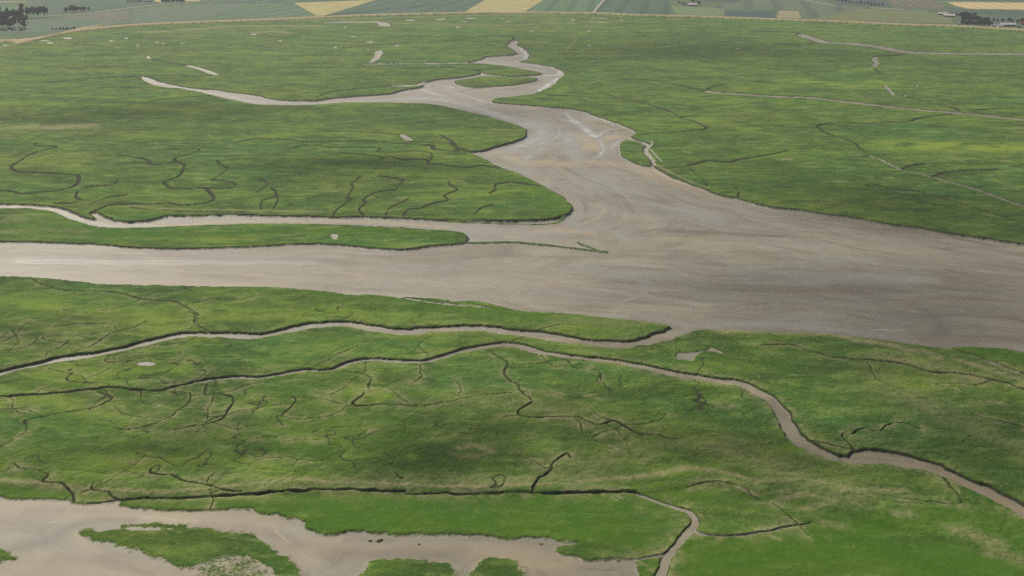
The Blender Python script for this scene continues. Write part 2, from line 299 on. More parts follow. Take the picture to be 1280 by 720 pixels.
 (3,4,.8,1,[(808,176),(815,179),(808,187),(813,195),(819,206)]),(2.5,2.5,.8,1,[(812,186),(820,195),(827,202)]),
]
# brush strokes: channel, amount, width m, points
TONE, TAN, STRAW, BRIGHT, DARK, LUSH = range(6)
ST = [
 (TONE,.38,16,[(420,127.5),(460,125),(520,122),(560,126),(600,135),(640,148),(672,155)]),(TONE,.35,30,[(640,150),(672,156),(680,165),(668,175),(650,183),(630,192)]),
 (TONE,.6,7,[(524,110),(533,113),(545,117),(560,120)]),(TONE,.6,8,[(540,105),(556,106),(566,109)]),(TONE,.4,6,[(555,112),(580,118),(610,128)]),(TONE,.5,6,[(605,91.5),(585,94),(560,98)]),
 (TONE,.8,8,[(676,93),(690,94),(700,92),(697,88)]),(TONE,.8,10,[(703,95),(694,100),(684,107),(672,115)]),(TONE,.4,6,[(640,77),(620,77),(600,78)]),(TONE,.5,5,[(650,55),(652,62),(658,68),(652,75)]),
 (TONE,.45,7,[(704,138),(716,148),(730,158),(745,172)]),(TONE,.5,14,[(712,146),(725,155),(736,163),(748,174)]),(TONE,.5,5,[(748,170),(755,163),(770,160),(785,158)]),(TONE,.45,4,[(730,143),(745,148),(760,152),(770,158)]),
 (TONE,.5,7,[(748,172),(755,182),(752,190),(745,196),(730,196)]),(TONE,.4,4,[(660,182),(680,177),(698,168),(698,157)]),(TONE,.4,5,[(780,172),(770,178),(762,186)]),
 (TONE,.35,10,[(652,204),(662,194),(672,188),(680,182)]),(TONE,.3,20,[(700,160),(712,175),(718,190),(716,205)]),
 (TAN,.9,18,[(722,170),(735,176),(738,184)]),(TAN,.8,12,[(755,172),(770,170),(785,170)]),(TAN,.8,14,[(640,197),(665,203),(690,200)]),(TAN,.8,16,[(700,203),(740,201),(790,206),(820,216)]),
 (TAN,.6,10,[(618,190),(640,184),(655,176)]),(TAN,.5,14,[(700,140),(730,145),(760,160)]),(TAN,.8,5,[(815,212),(835,221),(860,230),(880,238)]),(TAN,.5,10,[(780,205),(820,222),(860,235),(900,246)]),
 (TAN,.45,18,[(650,103),(600,112),(560,110)]),(TONE,-.4,16,[(545,104),(575,107),(600,110),(570,113)]),(TONE,-.35,14,[(610,111),(650,108),(680,100)]),(TONE,-.4,10,[(610,74),(640,73),(655,72)]),(TONE,-.3,12,[(648,82),(680,86),(692,90)]),(TONE,-.3,8,[(450,124),(480,122),(500,119)]),(TONE,-.3,8,[(270,117),(320,124),(380,129)]),(TONE,.5,4,[(200,107),(260,115),(330,127),(400,127)]),(TONE,-.35,12,[(640,158),(655,162),(640,170)]),(TONE,-.3,12,[(735,150),(765,157),(780,163)]),(TONE,-.3,14,[(700,192),(720,205),(760,215)]),(TAN,.7,12,[(640,292),(700,286),(740,290)]),(TONE,-.3,9,[(600,283),(660,284),(700,280)]),(TAN,.5,9,[(830,296),(900,303),(960,309)]),(TONE,.35,5,[(860,300),(930,304),(990,312)]),(TONE,-.25,8,[(900,325),(1000,322),(1100,330)]),(TONE,.3,7,[(1010,315),(1080,325),(1160,335)]),(TAN,.4,14,[(0,350),(120,352),(200,354)]),
 (TONE,.25,22,[(720,222),(760,235),(800,250),(850,262),(920,280)]),(TONE,-.3,6,[(700,205),(716,215),(740,225),(775,238),(820,250),(860,260)]),(TONE,-.2,8,[(760,240),(830,253),(900,262)]),
 (TONE,.18,30,[(560,294),(640,293),(720,297)]),(TONE,.22,12,[(700,262),(715,275),(730,290)]),
 (TONE,-.45,10,[(800,286),(860,288),(960,293),(1060,304),(1150,315),(1220,318)]),(TONE,-.25,14,[(770,290),(820,296),(900,298)]),
 (TONE,.4,2,[(965,304),(1010,305),(1060,304)]),(TONE,.35,1.6,[(740,275),(752,283),(770,290),(785,302)]),
 (TONE,.3,2.2,[(762,352),(778,354),(795,359),(810,366),(828,374)]),(TONE,.2,2,[(795,359),(803,354),(790,343),(780,333)]),(TONE,.2,9,[(755,340),(785,345),(820,352)]),(TONE,.35,2,[(750,378),(775,375),(800,368)]),
 (TONE,-.25,5,[(760,320),(790,332),(850,345),(900,360)]),(TONE,-.35,6,[(820,381),(880,384),(940,391),(1000,399),(1060,397)]),(TONE,-.4,5,[(1060,397),(1110,393),(1150,392)]),(TONE,-.3,7,[(1060,405),(1110,410),(1150,418)]),
 (TONE,.5,1.6,[(1085,411),(1110,410.5),(1136,411)]),(TONE,.18,9,[(860,408),(960,402),(1060,412),(1150,424),(1280,432)]),(TONE,-.25,5,[(1050,376),(1075,371),(1095,360),(1110,352)]),
 (TONE,.2,26,[(900,335),(1000,345),(1100,345),(1200,350)]),(TONE,-.2,10,[(1150,380),(1170,400),(1185,420)]),(TONE,-.22,8,[(1160,340),(1200,345)]),(TONE,-.2,6,[(1200,385),(1280,395)]),
 (TAN,.35,14,[(0,337),(120,342),(250,350),(350,354)]),(TONE,.25,8,[(0,325),(120,327),(260,326),(420,327)]),(TONE,-.15,8,[(0,315),(150,318),(300,322),(500,322)]),(TAN,.3,10,[(300,340),(450,345),(600,355)]),
 (TAN,.3,16,[(180,330),(300,335),(420,338)]),(TONE,-.18,10,[(560,322),(640,318),(740,322)]),(TAN,.25,14,[(640,350),(720,352)]),
 (TAN,.4,3,[(985,530),(1000,549),(1040,571)]),(TAN,.5,5,[(1060,571),(1090,569),(1130,576),(1180,590),(1280,638)]),(TAN,.3,4,[(860,636),(869,645),(847,675),(828,712)]),(TAN,.5,3,[(700,442),(800,457),(890,474),(957,494)]),(TAN,.5,4,[(440,406),(560,411),(700,423),(830,418)]),(TAN,.55,5,[(0,255.5),(60,258),(100,272),(140,280),(200,281),(320,275),(450,276),(560,282)]),(TONE,.3,4,[(60,259),(95,272),(135,281),(200,280)]),
 # lower flats
 (TAN,.6,14,[(0,628),(90,630),(200,645),(330,652)]),(TAN,.6,12,[(250,712),(290,705),(330,715)]),(TAN,.5,16,[(0,715),(120,708),(200,725)]),(TAN,.6,10,[(380,680),(480,685),(620,690),(700,700)]),(TAN,.5,7,[(300,645),(350,665),(385,700)]),(TONE,-.45,1.2,[(0,670),(18,658),(38,645),(60,636)]),(TONE,.12,5,[(40,652),(90,647),(140,643),(200,645),(260,650)]),(TONE,.16,.8,[(336,650),(350,664),(362,678)]),(TONE,.35,.7,[(342,660),(352,668),(360,675)]),
 (TAN,.35,10,[(20,700),(90,690),(150,700),(210,712)]),(TAN,.3,8,[(420,672),(520,675),(640,682)]),(TONE,-.28,12,[(400,690),(500,685),(600,688)]),(TONE,-.2,6,[(420,672),(500,672)]),(TAN,.6,3,[(97,663),(101,672),(115,682),(150,697),(200,712)]),(TONE,-.25,7,[(0,690),(60,672),(100,650),(180,646)]),(TONE,-.2,8,[(230,652),(330,662),(380,690)]),(TONE,-.15,7,[(20,640),(80,636)]),(TONE,-.2,6,[(120,690),(200,715)]),
 # marsh colour: vivid low marsh
 (LUSH,1,7,[(150,628),(300,628),(450,640),(600,645),(750,650),(840,655)]),(LUSH,1,10,[(400,652),(500,650),(600,655),(700,662),(800,672)]),(LUSH,1,9,[(400,625),(500,626),(650,628),(780,632)]),
 (LUSH,1,26,[(860,715),(950,700),(1050,690),(1150,700),(1280,690)]),(LUSH,.9,14,[(900,680),(1000,672),(1100,660),(1200,645),(1260,650)]),(LUSH,.8,10,[(1200,600),(1240,625),(1275,648)]),(LUSH,.6,9,[(850,615),(950,630),(1000,640)]),
 (LUSH,.8,5,[(0,612),(60,617),(120,622)]),(LUSH,1,8,[(0,285),(150,295),(300,292),(450,290),(560,296)]),(LUSH,1,6,[(130,266),(170,273),(250,263)]),(LUSH,1,16,[(1205,436),(1240,441),(1300,452)]),
 (LUSH,.9,3,[(1000,417),(1060,421),(1120,430),(1170,436),(1200,445)]),(LUSH,.6,9,[(0,275),(80,285),(200,295)]),(LUSH,.8,4,[(1030,560),(1050,566),(1062,566)]),
 (LUSH,.7,12,[(400,365),(560,385),(700,398),(820,410)]),(LUSH,.5,8,[(640,395),(780,410)]),(LUSH,.6,16,[(640,225),(690,250),(700,265)]),
 # straw and strandlines
 (STRAW,.75,2.6,[(0,602),(40,606),(100,612),(150,615),(200,617),(250,613),(330,606),(370,601),(420,605),(500,607),(600,611),(640,608),(700,607),(745,602),(790,599),(830,592),(860,588),(890,591)]),
 (STRAW,.8,2,[(820,593),(860,588),(885,589),(920,596),(945,606)]),(STRAW,.7,1.6,[(918,608),(932,613),(946,618)]),(STRAW,.6,3,[(940,604),(1000,602),(1040,609),(1070,614),(1130,616)]),
 (STRAW,.35,8,[(300,612),(450,606),(640,604),(750,596)]),
 (STRAW,.9,5,[(900,415),(960,416),(1030,418)]),(STRAW,.9,4.5,[(1040,420),(1070,427),(1110,432),(1140,440)]),(STRAW,.7,4,[(1150,440),(1172,449)]),(STRAW,.6,4,[(1195,452),(1240,465),(1285,480)]),(STRAW,.5,6,[(1200,473),(1230,478)]),
 (STRAW,.6,3.5,[(980,622),(1010,620),(1040,628)]),(STRAW,.5,3,[(1030,652),(1050,656)]),(STRAW,.55,3.5,[(1120,645),(1135,644)]),(STRAW,.6,2.2,[(985,622),(1000,624)]),(STRAW,.5,3,[(1000,636),(1030,633)]),(STRAW,.5,2.2,[(960,668),(975,672)]),(STRAW,.45,5,[(1240,690),(1275,700)]),(STRAW,.5,10,[(1100,448),(1160,458),(1230,480)]),(STRAW,.4,4,[(1225,505),(1250,508)]),(STRAW,.5,3,[(1165,518),(1175,519)]),(STRAW,.55,5,[(1195,665),(1220,672),(1240,680)]),
 (STRAW,.6,3,[(575,562),(595,560),(612,566)]),(STRAW,.5,3,[(570,572),(590,573),(605,570)]),(STRAW,.5,5,[(895,507),(912,510)]),(STRAW,.5,6,[(800,403),(830,407)]),(STRAW,.3,9,[(700,400),(800,408)]),
 (STRAW,.8,20,[(25,160),(60,160),(110,158)]),(STRAW,.8,16,[(175,40),(190,41),(203,40)]),(STRAW,.7,24,[(230,38.5),(260,36),(290,34)]),(STRAW,.7,22,[(290,33.5),(340,33),(400,33.5)]),(STRAW,.7,16,[(322,42),(340,40),(358,42)]),(STRAW,.4,16,[(220,46),(250,46)]),
 (STRAW,.4,22,[(300,26),(400,25),(600,20),(700,19)]),(STRAW,.3,30,[(430,27),(600,32),(750,28)]),(STRAW,.5,6,[(760,71),(778,71)]),(STRAW,.35,10,[(530,43),(495,44)]),
 (STRAW,.55,4,[(162,259),(187,261),(237,263.5),(300,264.5),(400,266)]),(STRAW,.6,3,[(855,190),(862,193)]),(STRAW,.6,4,[(977,201),(990,199)]),(STRAW,.5,4,[(1005,205),(1030,205)]),(STRAW,.6,3,[(1040,228),(1055,228)]),(STRAW,.5,3,[(1112,222),(1116,223)]),(STRAW,.5,4,[(555,199),(565,198)]),(STRAW,.5,3,[(568,249),(574,249)]),
 (STRAW,.7,2,[(820,208),(850,222),(872,232),(885,236)]),(STRAW,.5,5,[(780,175),(800,178),(808,185)]),
 (STRAW,.34,4,[(742,20),(737,28),(732,34)]),(STRAW,.36,4,[(720,50),(712,58),(707,66)]),(STRAW,.25,3,[(704,72),(698,81)]),
 (STRAW,.4,8,[(0,278),(15,275),(27,277)]),(STRAW,.3,9,[(10,290),(60,288),(105,291)]),
 # brighter and darker marsh; broadest dark strokes at right paint in shade of clouds
 (BRIGHT,.7,45,[(1000,102),(1060,108),(1100,105)]),(BRIGHT,.6,30,[(920,112),(960,112)]),(BRIGHT,.6,10,[(40,120),(120,122),(200,128)]),(BRIGHT,.5,14,[(250,395),(330,400),(420,395),(520,400)]),(BRIGHT,1,38,[(1130,183),(1200,185),(1280,188)]),(BRIGHT,.4,30,[(860,122),(900,126)]),(BRIGHT,.4,14,[(880,150),(960,170)]),
 (BRIGHT,.5,25,[(0,130),(120,132),(250,140)]),(BRIGHT,.5,20,[(320,172),(420,168),(560,168)]),(BRIGHT,.4,25,[(0,200),(80,205),(120,195)]),(BRIGHT,.5,12,[(520,248),(600,245),(660,240)]),(BRIGHT,.35,30,[(100,75),(250,68),(350,66)]),
 (BRIGHT,.5,8,[(430,490),(470,498)]),(BRIGHT,.4,14,[(320,505),(380,540),(440,540)]),(BRIGHT,.5,3,[(1135,445),(1150,452)]),(BRIGHT,.4,10,[(280,395),(330,398),(400,398)]),(BRIGHT,.5,3,[(512,572),(518,574)]),(BRIGHT,.35,18,[(1200,90),(1280,92)]),
 (BRIGHT,.5,18,[(0,375),(80,385),(170,395),(240,420)]),(BRIGHT,.45,14,[(60,470),(150,465),(220,460)]),(BRIGHT,.5,14,[(0,510),(60,500),(130,520)]),(BRIGHT,.35,12,[(350,440),(450,430),(560,415)]),(BRIGHT,.4,12,[(130,585),(260,580),(330,590)]),(BRIGHT,.4,8,[(1100,480),(1160,485)]),(BRIGHT,.3,14,[(900,560),(960,570)]),
 (LUSH,.55,14,[(330,500),(400,505),(470,520),(500,545),(420,560),(340,560)]),(LUSH,.5,12,[(340,530),(440,535)]),(STRAW,.3,14,[(900,560),(980,590),(1060,625)]),(STRAW,.25,16,[(1100,480),(1180,520),(1270,560)]),(STRAW,.28,10,[(680,590),(760,580)]),(STRAW,.22,12,[(540,505),(620,500),(700,515)]),
 (DARK,.6,30,[(330,205),(450,205),(600,215)]),(DARK,.4,30,[(320,235),(380,230)]),(DARK,.6,25,[(70,150),(160,160),(280,162)]),(DARK,.5,40,[(80,125),(200,130),(300,138)]),(DARK,.45,60,[(700,50),(850,70),(1000,85)]),(DARK,.4,40,[(700,80),(850,90)]),
 (DARK,.6,16,[(500,575),(560,570),(530,585)]),(DARK,.5,14,[(600,540),(700,545),(800,560)]),(DARK,.4,20,[(760,570),(850,560)]),(DARK,.45,25,[(350,130),(450,150),(600,155)]),(DARK,.5,22,[(1080,240),(1160,255)]),(DARK,.5,18,[(1170,280),(1240,285)]),
 (DARK,.35,30,[(900,440),(1000,470),(1100,520)]),(DARK,.4,20,[(1150,500),(1250,560)]),(DARK,.3,14,[(0,560),(120,565),(250,560)]),(DARK,.35,30,[(320,90),(450,95)]),(DARK,.35,60,[(1000,450),(1150,500),(1280,540)]),(DARK,.3,50,[(700,500),(850,540),(1000,600)]),(DARK,.35,90,[(900,200),(1050,250),(1280,280)]),(DARK,.35,120,[(900,60),(1100,75),(1280,90)]),
]

# ================================================================== build the fields
cy_ = np.interp(Y[:, 0], RY, RD)
n60 = fbm(X / 60, Y / 60, 3); n9 = fbm(X / 9, Y / 9, 11); n2 = vnoise(X / 2.1, Y / 2.1, 21); n1 = vnoise(X / .9, Y / .9, 31)
fade = lambda wl: np.clip(1.4 - cell / wl * 2.0, 0, 1)
edge_n = (fbm(X / 6, Y / 6, 41, 4) - .5) * 3.2

landh = 2.0 + .35 * ss(700, 1300, Y) + (n60 - .5) * .7 + (n9 - .5) * .35
P_main = outline(main_mud, 1.9, 1.3, 16, 5)
s_main, in_main = signed(P_main, 150)
land_sd = -s_main                                    # positive on land
isl = np.zeros((NR, NC), bool)
for k, (poly, hh) in enumerate([(island, 1.6), (tongue, 1.5), (spit, 1.3), (sliver_a, .7), (sliver_b, .7)]):
    s, ins = signed(outline(poly, hh, .8, 12, 60 + k), 90)
    isl |= ins
    landh = np.where(s > -3, hh + (landh - 1.9) * .6, landh)
    land_sd = np.maximum(land_sd, s)
for k, (pl, wd, hh) in enumerate([(ridge, 2.4, 1.1), (ridge_spur, 2.2, .8), (shelf, 1.8, .6)]):
    P = jitter(resample(smooth(ups(pl, hh)), 2.5), .6, 12, 80 + k)
    win, D, _, _ = polydist(P, 8)
    s = wd / 2 + .6 - D
    landh[win] = np.where(s > -1.5, hh, landh[win]); land_sd[win] = np.maximum(land_sd[win], np.where(D < 8, s, -8))
P_low = outline(low_mud, .7, 1.0, 9, 7)
s_low, in_low = signed(P_low, 60)
# the lower shore is a gentle, low marsh
lowland = ss(-70, -6, s_low) * (1 - in_low)
lowbed = ups([(-900, 603), (0, 607), (150, 619), (300, 615), (507, 614), (792, 613), (900, 604), (1050, 640), (1280, 700), (1500, 760), (1500, 1400), (-900, 1400)], 1.5)
lowmask_s, lowmask = signed(resample(smooth(lowbed, True, 4), 3, closed=True), 25)
lm = ss(-3, 3, lowmask_s)
landh = landh * (1 - lm) + (.75 + (n60 - .5) * .3 + (n9 - .5) * .12) * lm
land_sd = np.where(in_main | (np.abs(land_sd) < np.abs(s_low)) & ~in_low, land_sd, -s_low)
soft = np.zeros((NR, NC), np.float32)
cover = np.ones((NR, NC), np.float32)                # plant cover on land
for k, (poly, hh) in enumerate(low_islands):
    s, ins = signed(outline(poly, .3, .5, 5, 90 + k, step=1), 12)
    m = s > land_sd
    m &= in_low
    landh = np.where(m, hh, landh); land_sd = np.where(m, s, land_sd); soft = np.where(m, 1, soft)
soft = np.maximum(soft, (in_low | (s_low > -12)) * .6)
we = np.maximum(.5 + 1.5 * soft, .6 * cellY).astype(np.float32)
lsd = land_sd + edge_n * (.9 + soft * .8) * fade(5) + (n2 - .5) * (.8 + .9 * soft) * fade(2) + (n1 - .5) * .8 * soft * fade(.9)
t = ss(-we, we, lsd)
Z = -0.05 + (fbm(X / 40, Y / 40, 71) - .5) * .35 + (fbm(X / 7, Y / 18, 73) - .5) * .12 * fade(7)
Z = Z + (landh - Z) * t
mud = 1 - ss(.25, .75, t)
bank = ss(.02, .2, t) * (1 - ss(.9, .99, t)) * (.72 + .5 * fbm(X / 5, Y / 5, 613)) * (1 - .85 * soft) * np.clip(landh / 1.2, 0, 1)
tuft = ((n2 - .5) * .45 * fade(2) + (n1 - .5) * .3 * fade(.9) + (n9 - .5) * .2)
# plants thinning out on the lower flats
for poly, amt in sparse:
    s, ins = signed(resample(smooth(ups(poly, .2), True, 5), 2, closed=True), 10)
    s = s + (fbm(X / 7, Y / 7, 555) - .5) * 14
    mud = np.where(in_low & (s > -6) & (mud > .5), np.minimum(mud, 1 - amt * ss(-6, 4, s)), mud)
mud = np.where(in_low & (mud > .5), np.minimum(mud, 1 - .5 * np.exp(np.minimum(lsd, 0) / 3.2)), mud)
# pans
for k, poly in enumerate(pans):
    P = smooth(ups(poly, 1.7), True, 4)
    c0 = P.mean(0); P = c0 + (P - c0) * (.8 if k > 4 else 1); P = jitter(P, .9 * max(.6, P[0, 1] / 500), 7 * max(1, P[0, 1] / 700), 200 + k)
    y0 = max(P[:, 1].mean(), 200); cc = float(np.interp(y0, RY, RD))
    s, ins = signed(P, 25)
    tt = ss(-max(.4, cc * .5), max(.4, cc * .5), s)
    if k == 3: 
        cover = np.where(s > -1, 1 - tt * .0, cover); continue
    depth = .7
    Z = Z - depth * tt * (mud < .5); bank = np.maximum(bank, ss(.02, .3, tt) * (1 - ss(.4, .8, tt)) * .8 * (y0 < 1200)); mud = np.maximum(mud, tt)
# channels
creek = np.zeros((NR, NC), bool); lev = np.full((NR, NC), 1e3, np.float32)
Zc = Z.copy()
brr = random.Random(11); BR = []
for k, (w0, w1, dep, mf, pts) in enumerate(list(CR)):
    S0 = resample(smooth(ups(pts, 1.8), False, 6), 6); ym = np.median(S0[:, 1]); sc = max(1, ym / 620)
    if np.median([q[1] for q in pts]) > 606 or np.median([q[0] for q in pts]) > 690 or ym > 740 or (mf > .9 and ym > 900) or max(w0, w1) > 12: continue
    L = len(S0) * 6
    for j in range(min(14, int(L / (27 * sc)))):
        i = brr.randrange(1, len(S0) - 1); p = S0[i].copy(); d = S0[i + 1] - S0[i - 1]; an = math.atan2(d[1], d[0]) + brr.choice((-1, 1)) * brr.uniform(.6, 1.6)
        n = brr.randrange(6, 17); P = [p.copy()]; cv = brr.uniform(-.1, .1)
        for q in range(n):
            p = p + np.array([math.cos(an), math.sin(an)]) * 3.2 * sc; cv = .35 * cv + brr.uniform(-.32, .32); an += cv; P.append(p.copy())
        BR.append((.85 * sc, .35 * sc, .75, 0, np.array(P)))
for k, (w0, w1, dep, mf, pts) in enumerate(CR + BR):
    S = smooth(pts if isinstance(pts, np.ndarray) else ups(pts, 1.8), False, 6 if not isinstance(pts, np.ndarray) else 3)
    branch = isinstance(pts, np.ndarray)
    if not branch and mf < .5 and 740 < np.median(S[:, 1]) < 1150: w0, w1 = w0 * .6, w1 * .6
    ym = np.median(S[:, 1]); big = max(w0, w1) > 5 and mf > .5
    P = resample(S, max(1.3, ym / 420))
    ym_j = max(1, ym / 700)
    fj = 1 if ym < 720 else .5
    P = jitter(P, (.9 if big else 1.3) * ym_j * fj, (22 if big else 11) * ym_j, 300 + 3 * k)
    P = jitter(P, (.5 if big else .8) * ym_j * fj, 4.5 * ym_j, 700 + k)
    n = len(P); W = np.linspace(w0, w1, n) * ((.8 + .4 * vnoise(P[:, 0] / 8, P[:, 1] / 8, k)) if big else (.6 + .75 * vnoise(P[:, 0] / (6 * ym_j), P[:, 1] / (6 * ym_j), k))) * (1.0 + .5 * min(1, max(0, (ym - 900) / 700)))
    W[:4] *= np.linspace(.5, 1, 4)
    R = max(w0, w1) * .9 + 9 * ym_j
    r = polydist(P, R, W)
    if r is None: continue
    win, Dq, HW, TT = r
    ok = Dq < 1e8
    nn = edge_n[win] * .13 * np.clip(HW / 1.5, .3, 1)
    q = Dq + nn
    top = Z[win]; dp = dep if big else dep * ss(.1, .45, vnoise(X[win] / 14 / ym_j, Y[win] / 14 / ym_j, 77 + k)) * .35 + dep * .65
    fl = np.maximum(top - dp, .05)
    lo, hi = (.72, 1.05) if big else (.2, 1.1)
    tq = ss(lo, hi, q)
    z = fl + (top - fl) * tq
    Zc[win] = np.where(ok & (mud[win] < .9), np.minimum(Zc[win], z), Zc[win])
    m = mf * (1 - ss(.68, .86, q)) if mf > .3 else mf * (1 - ss(.2, .6, q))
    mud[win] = np.where(ok, np.maximum(mud[win], m), mud[win])
    b = (1 - ss(.8, 1.02 if big else 1.05, q)) * (1 - m) * np.clip(dp * (1.25 if not branch else .95), 0, 1) * (1 if big else .62)
    bank[win] = np.where(ok, np.maximum(bank[win] * (1 - m), b * (mud[win] < .95) * (1 - (in_low | in_main)[win] * (not big))), bank[win])
    creek[win] |= ok & (q < .9) & (mf > .5) & ~in_main[win] & ~in_low[win]
    lev[win] = np.where(ok, np.minimum(lev[win], (Dq - 1) * HW), lev[win])
Z = Zc
# wandering rills too small to trace
rl = fbm(X / 38, Y / 38, 501, 4) - .5; rm = ss(.46, .62, fbm(X / 90, Y / 90, 511))
rill = np.exp(-(rl / (.0085 * np.maximum(1, Y / 800))) ** 2) * rm * (mud < .2) * ss(8, 20, land_sd) * (1 - lm) * np.clip(2.1 - Y / 800, 0, 1)
Z = Z - .35 * rill; bank = np.maximum(bank, rill * .5)
Z = Z + tuft * (1 - mud) * (.35 + .65 * (1 - lm)) * np.clip(lsd / 3, 0, 1)
# strokes
CH = np.zeros((6, NR, NC), np.float32)
for k, (ch, amt, wd, pts) in enumerate(ST):
    S = smooth(ups(pts, 1.0), False, 6)
    ym = np.median(S[:, 1]); P = resample(S, max(2, wd * .5, ym / 300))
    P = jitter(P, wd * .35, wd * 2.2 + 4, 900 + k)
    r = polydist(P, wd * 3 + 3)
    if r is None: continue
    win, D, _, T = r
    ends = ss(0, .12, T) * (1 - ss(.88, 1, T)) if ch == TONE else 1
    nz = .55 + .9 * fbm(X[win] / (wd * .9 + 2), Y[win] / (wd * .9 + 2), 40 + k)
    g = np.exp(-(D / (wd * (.5 if ch == TONE else .8))) ** 2 / nz ** 2) * ends
    if ch in (TONE, TAN) and wd > 6: g = g * (.35 + 1.1 * fbm(X[win] / (wd * 1.6), Y[win] / (wd * .55), 60 + k, 4))
    if ch == TONE: amt *= 1.55
    if amt > 0: CH[ch][win] = np.maximum(CH[ch][win], amt * g)
    else: CH[ch][win] = CH[ch][win] + amt * g
CH[TONE] += (fbm(X / 90, Y / 35, 801) - .5) * .16 - .13 * ss(60, 420, X) * ss(1150, 850, Y) - .13 * in_low  # mud colour darkened towards the right to imitate shade of clouds
# bleached grass along the creeks of the near marsh
near = np.clip(1.6 - Y / 620, 0, 1)
CH[STRAW] = np.maximum(CH[STRAW], .8 * np.exp(-np.clip(lev, 0, 99) / 3.0) * near * (lev > .1) * ss(.35, .6, fbm(X / 6, Y / 6, 611)))
wet = np.clip(ss(2, 30, -land_sd), 0, 1)

# dike and farmland
dike_px = [(-900,62),(-300,55),(0,50.5),(37,49),(62,45),(82,40),(100,37),(140,33),(200,29),(320,24.5),(400,21),(480,18),(580,15.8),(640,15.2),(740,16),(800,18.5),(880,20.5),(960,23.5),(1060,27),(1120,30),(1192,32),(1280,37),(1400,43),(1700,56)]
PD = resample(smooth(ups(dike_px, 5.0)), 25)
dy = np.interp(X, PD[:, 0], PD[:, 1]); nx = np.gradient(PD[:, 1], PD[:, 0]); nsl = np.interp(X, PD[:, 0], nx)
dd = (Y - dy) / np.sqrt(1 + nsl ** 2)                # signed distance across the dike
farm = dd > 14
prof = ss(-24, -3, dd) * (1 - ss(3, 22, dd))
Z = np.where(dd > -28, Z * (1 - ss(-28, -20, dd)) + 1.6 * ss(-28, -20, dd), Z)
Z = np.where(farm, 1.0, Z) ; Z = Z + prof * 5.0
mud = np.where(dd > -26, 0, mud); bank = np.where(dd > -26, 0, bank)
roadm = ((np.abs(dd) < 4.0)).astype(np.float32)
dikem = ((dd > -14) & (dd < 24)).astype(np.float32) * (.75 + .25 * ss(400, -600, X))
rr = RY[:, None] + 0 * X
Z = np.where(RY[:, None] > 3850, 1.0, Z)

# ------------------------------------------------------------------ materials
def mat(name):
    m = bpy.data.materials.new(name); m.use_nodes = True
    return m, m.node_tree.nodes, m.node_tree.links, m.node_tree.nodes['Principled BSDF']
class G:
    def __init__(s, name):
        s.m, s.n, s.l, s.b = mat(name)
        s.pos = s.n.new('ShaderNodeNewGeometry').outputs['Position']
    def math(s, op, a, b=None, clamp=False):
        n = s.n.new('ShaderNodeMath'); n.operation = op; n.use_clamp = clamp
        for i, v in enumerate((a, b)):
            if v is None: continue
            if isinstance(v, (int, float)): n.inputs[i].default_value = v
            else: s.l.new(v, n.inputs[i])
        return n.outputs[0]
    def scale(s, v, x, y, z=1):
        n = s.n.new('ShaderNodeVectorMath'); n.operation = 'MULTIPLY'; s.l.new(v, n.inputs[0]); n.inputs[1].default_value = (x, y, z); return n.outputs[0]
    def noise(s, sc, det=3, rough=.55, v=None, dist=0, sx=1, sy=1):
        n = s.n.new('ShaderNodeTexNoise'); n.inputs['Scale'].default_value = sc; n.inputs['Detail'].default_value = det
        n.inputs['Roughness'].default_value = rough; n.inputs['Distortion'].default_value = dist
        s.l.new(s.scale(v or s.pos, sx, sy), n.inputs['Vector']); return n.outputs[0]
    def step(s, a, b, v):
        n = s.n.new('ShaderNodeMapRange'); n.interpolation_type = 'SMOOTHSTEP'; s.l.new(v, n.inputs[0])
        n.inputs[1].default_value = a; n.inputs[2].default_value = b; return n.outputs[0]
    def mix(s, f, a, b, mode='MIX'):
        n = s.n.new('ShaderNodeMix'); n.data_type = 'RGBA'; n.blend_type = mode
        for sock, v in ((n.inputs[0], f), (n.inputs[6], a), (n.inputs[7], b)):
            if isinstance(v, (int, float)): sock.default_value = v
            elif isinstance(v, tuple): sock.default_value = (*v, 1)
            else: s.l.new(v, sock)
        return n.outputs[2]
    def attr(s, name):
        n = s.n.new('ShaderNodeAttribute'); n.attribute_name = name; return n
    def sep(s, c):
        n = s.n.new('ShaderNodeSeparateColor'); s.l.new(c, n.inputs[0]); return n.outputs

g = G('tidal_ground')
aA, aB, aC = g.attr('cover_a'), g.attr('cover_b'), g.attr('cover_c')
mudA, bankA, strawA = g.sep(aA.outputs['Color']); lushA = aA.outputs['Alpha']
toneA, tanA, brightA = g.sep(aB.outputs['Color']); darkA = aB.outputs['Alpha']
sdA, farmA, roadA = g.sep(aC.outputs['Color'])
N100 = g.noise(1 / 110, 3, sx=.6, sy=1.3); N30 = g.noise(1 / 26, 4, .6, sx=.9, sy=1.15); N6 = g.noise(1 / 5.5, 4, .7); N15 = g.noise(1 / 1.3, 3, .75)
N12 = g.noise(1 / 13, 3, .6, sx=.8, sy=1.2); N45 = g.noise(1 / 50, 3, .6, sx=.8, sy=1.2)
NST = g.noise(1 / 14, 4, .65, sx=.5, sy=1.4, dist=.8)      # drift lines of different plants
N200 = g.noise(1 / 190, 2, .5, sx=.7, sy=1.2)
veg = g.mix(g.step(.36, .62, N30), (.050, .095, .013), (.082, .134, .020))
veg = g.mix(g.math('MULTIPLY', g.step(.46, .6, N200), .75), veg, (.108, .155, .022))
veg = g.mix(g.math('MULTIPLY', g.step(.48, .36, N200), .6), veg, (.040, .080, .018))
veg = g.mix(g.math('MULTIPLY', g.step(.5, .64, N100), .75), veg, (.044, .112, .026))
veg = g.mix(g.math('MULTIPLY', g.step(.49, .38, N100), .6), veg, (.070, .090, .020))
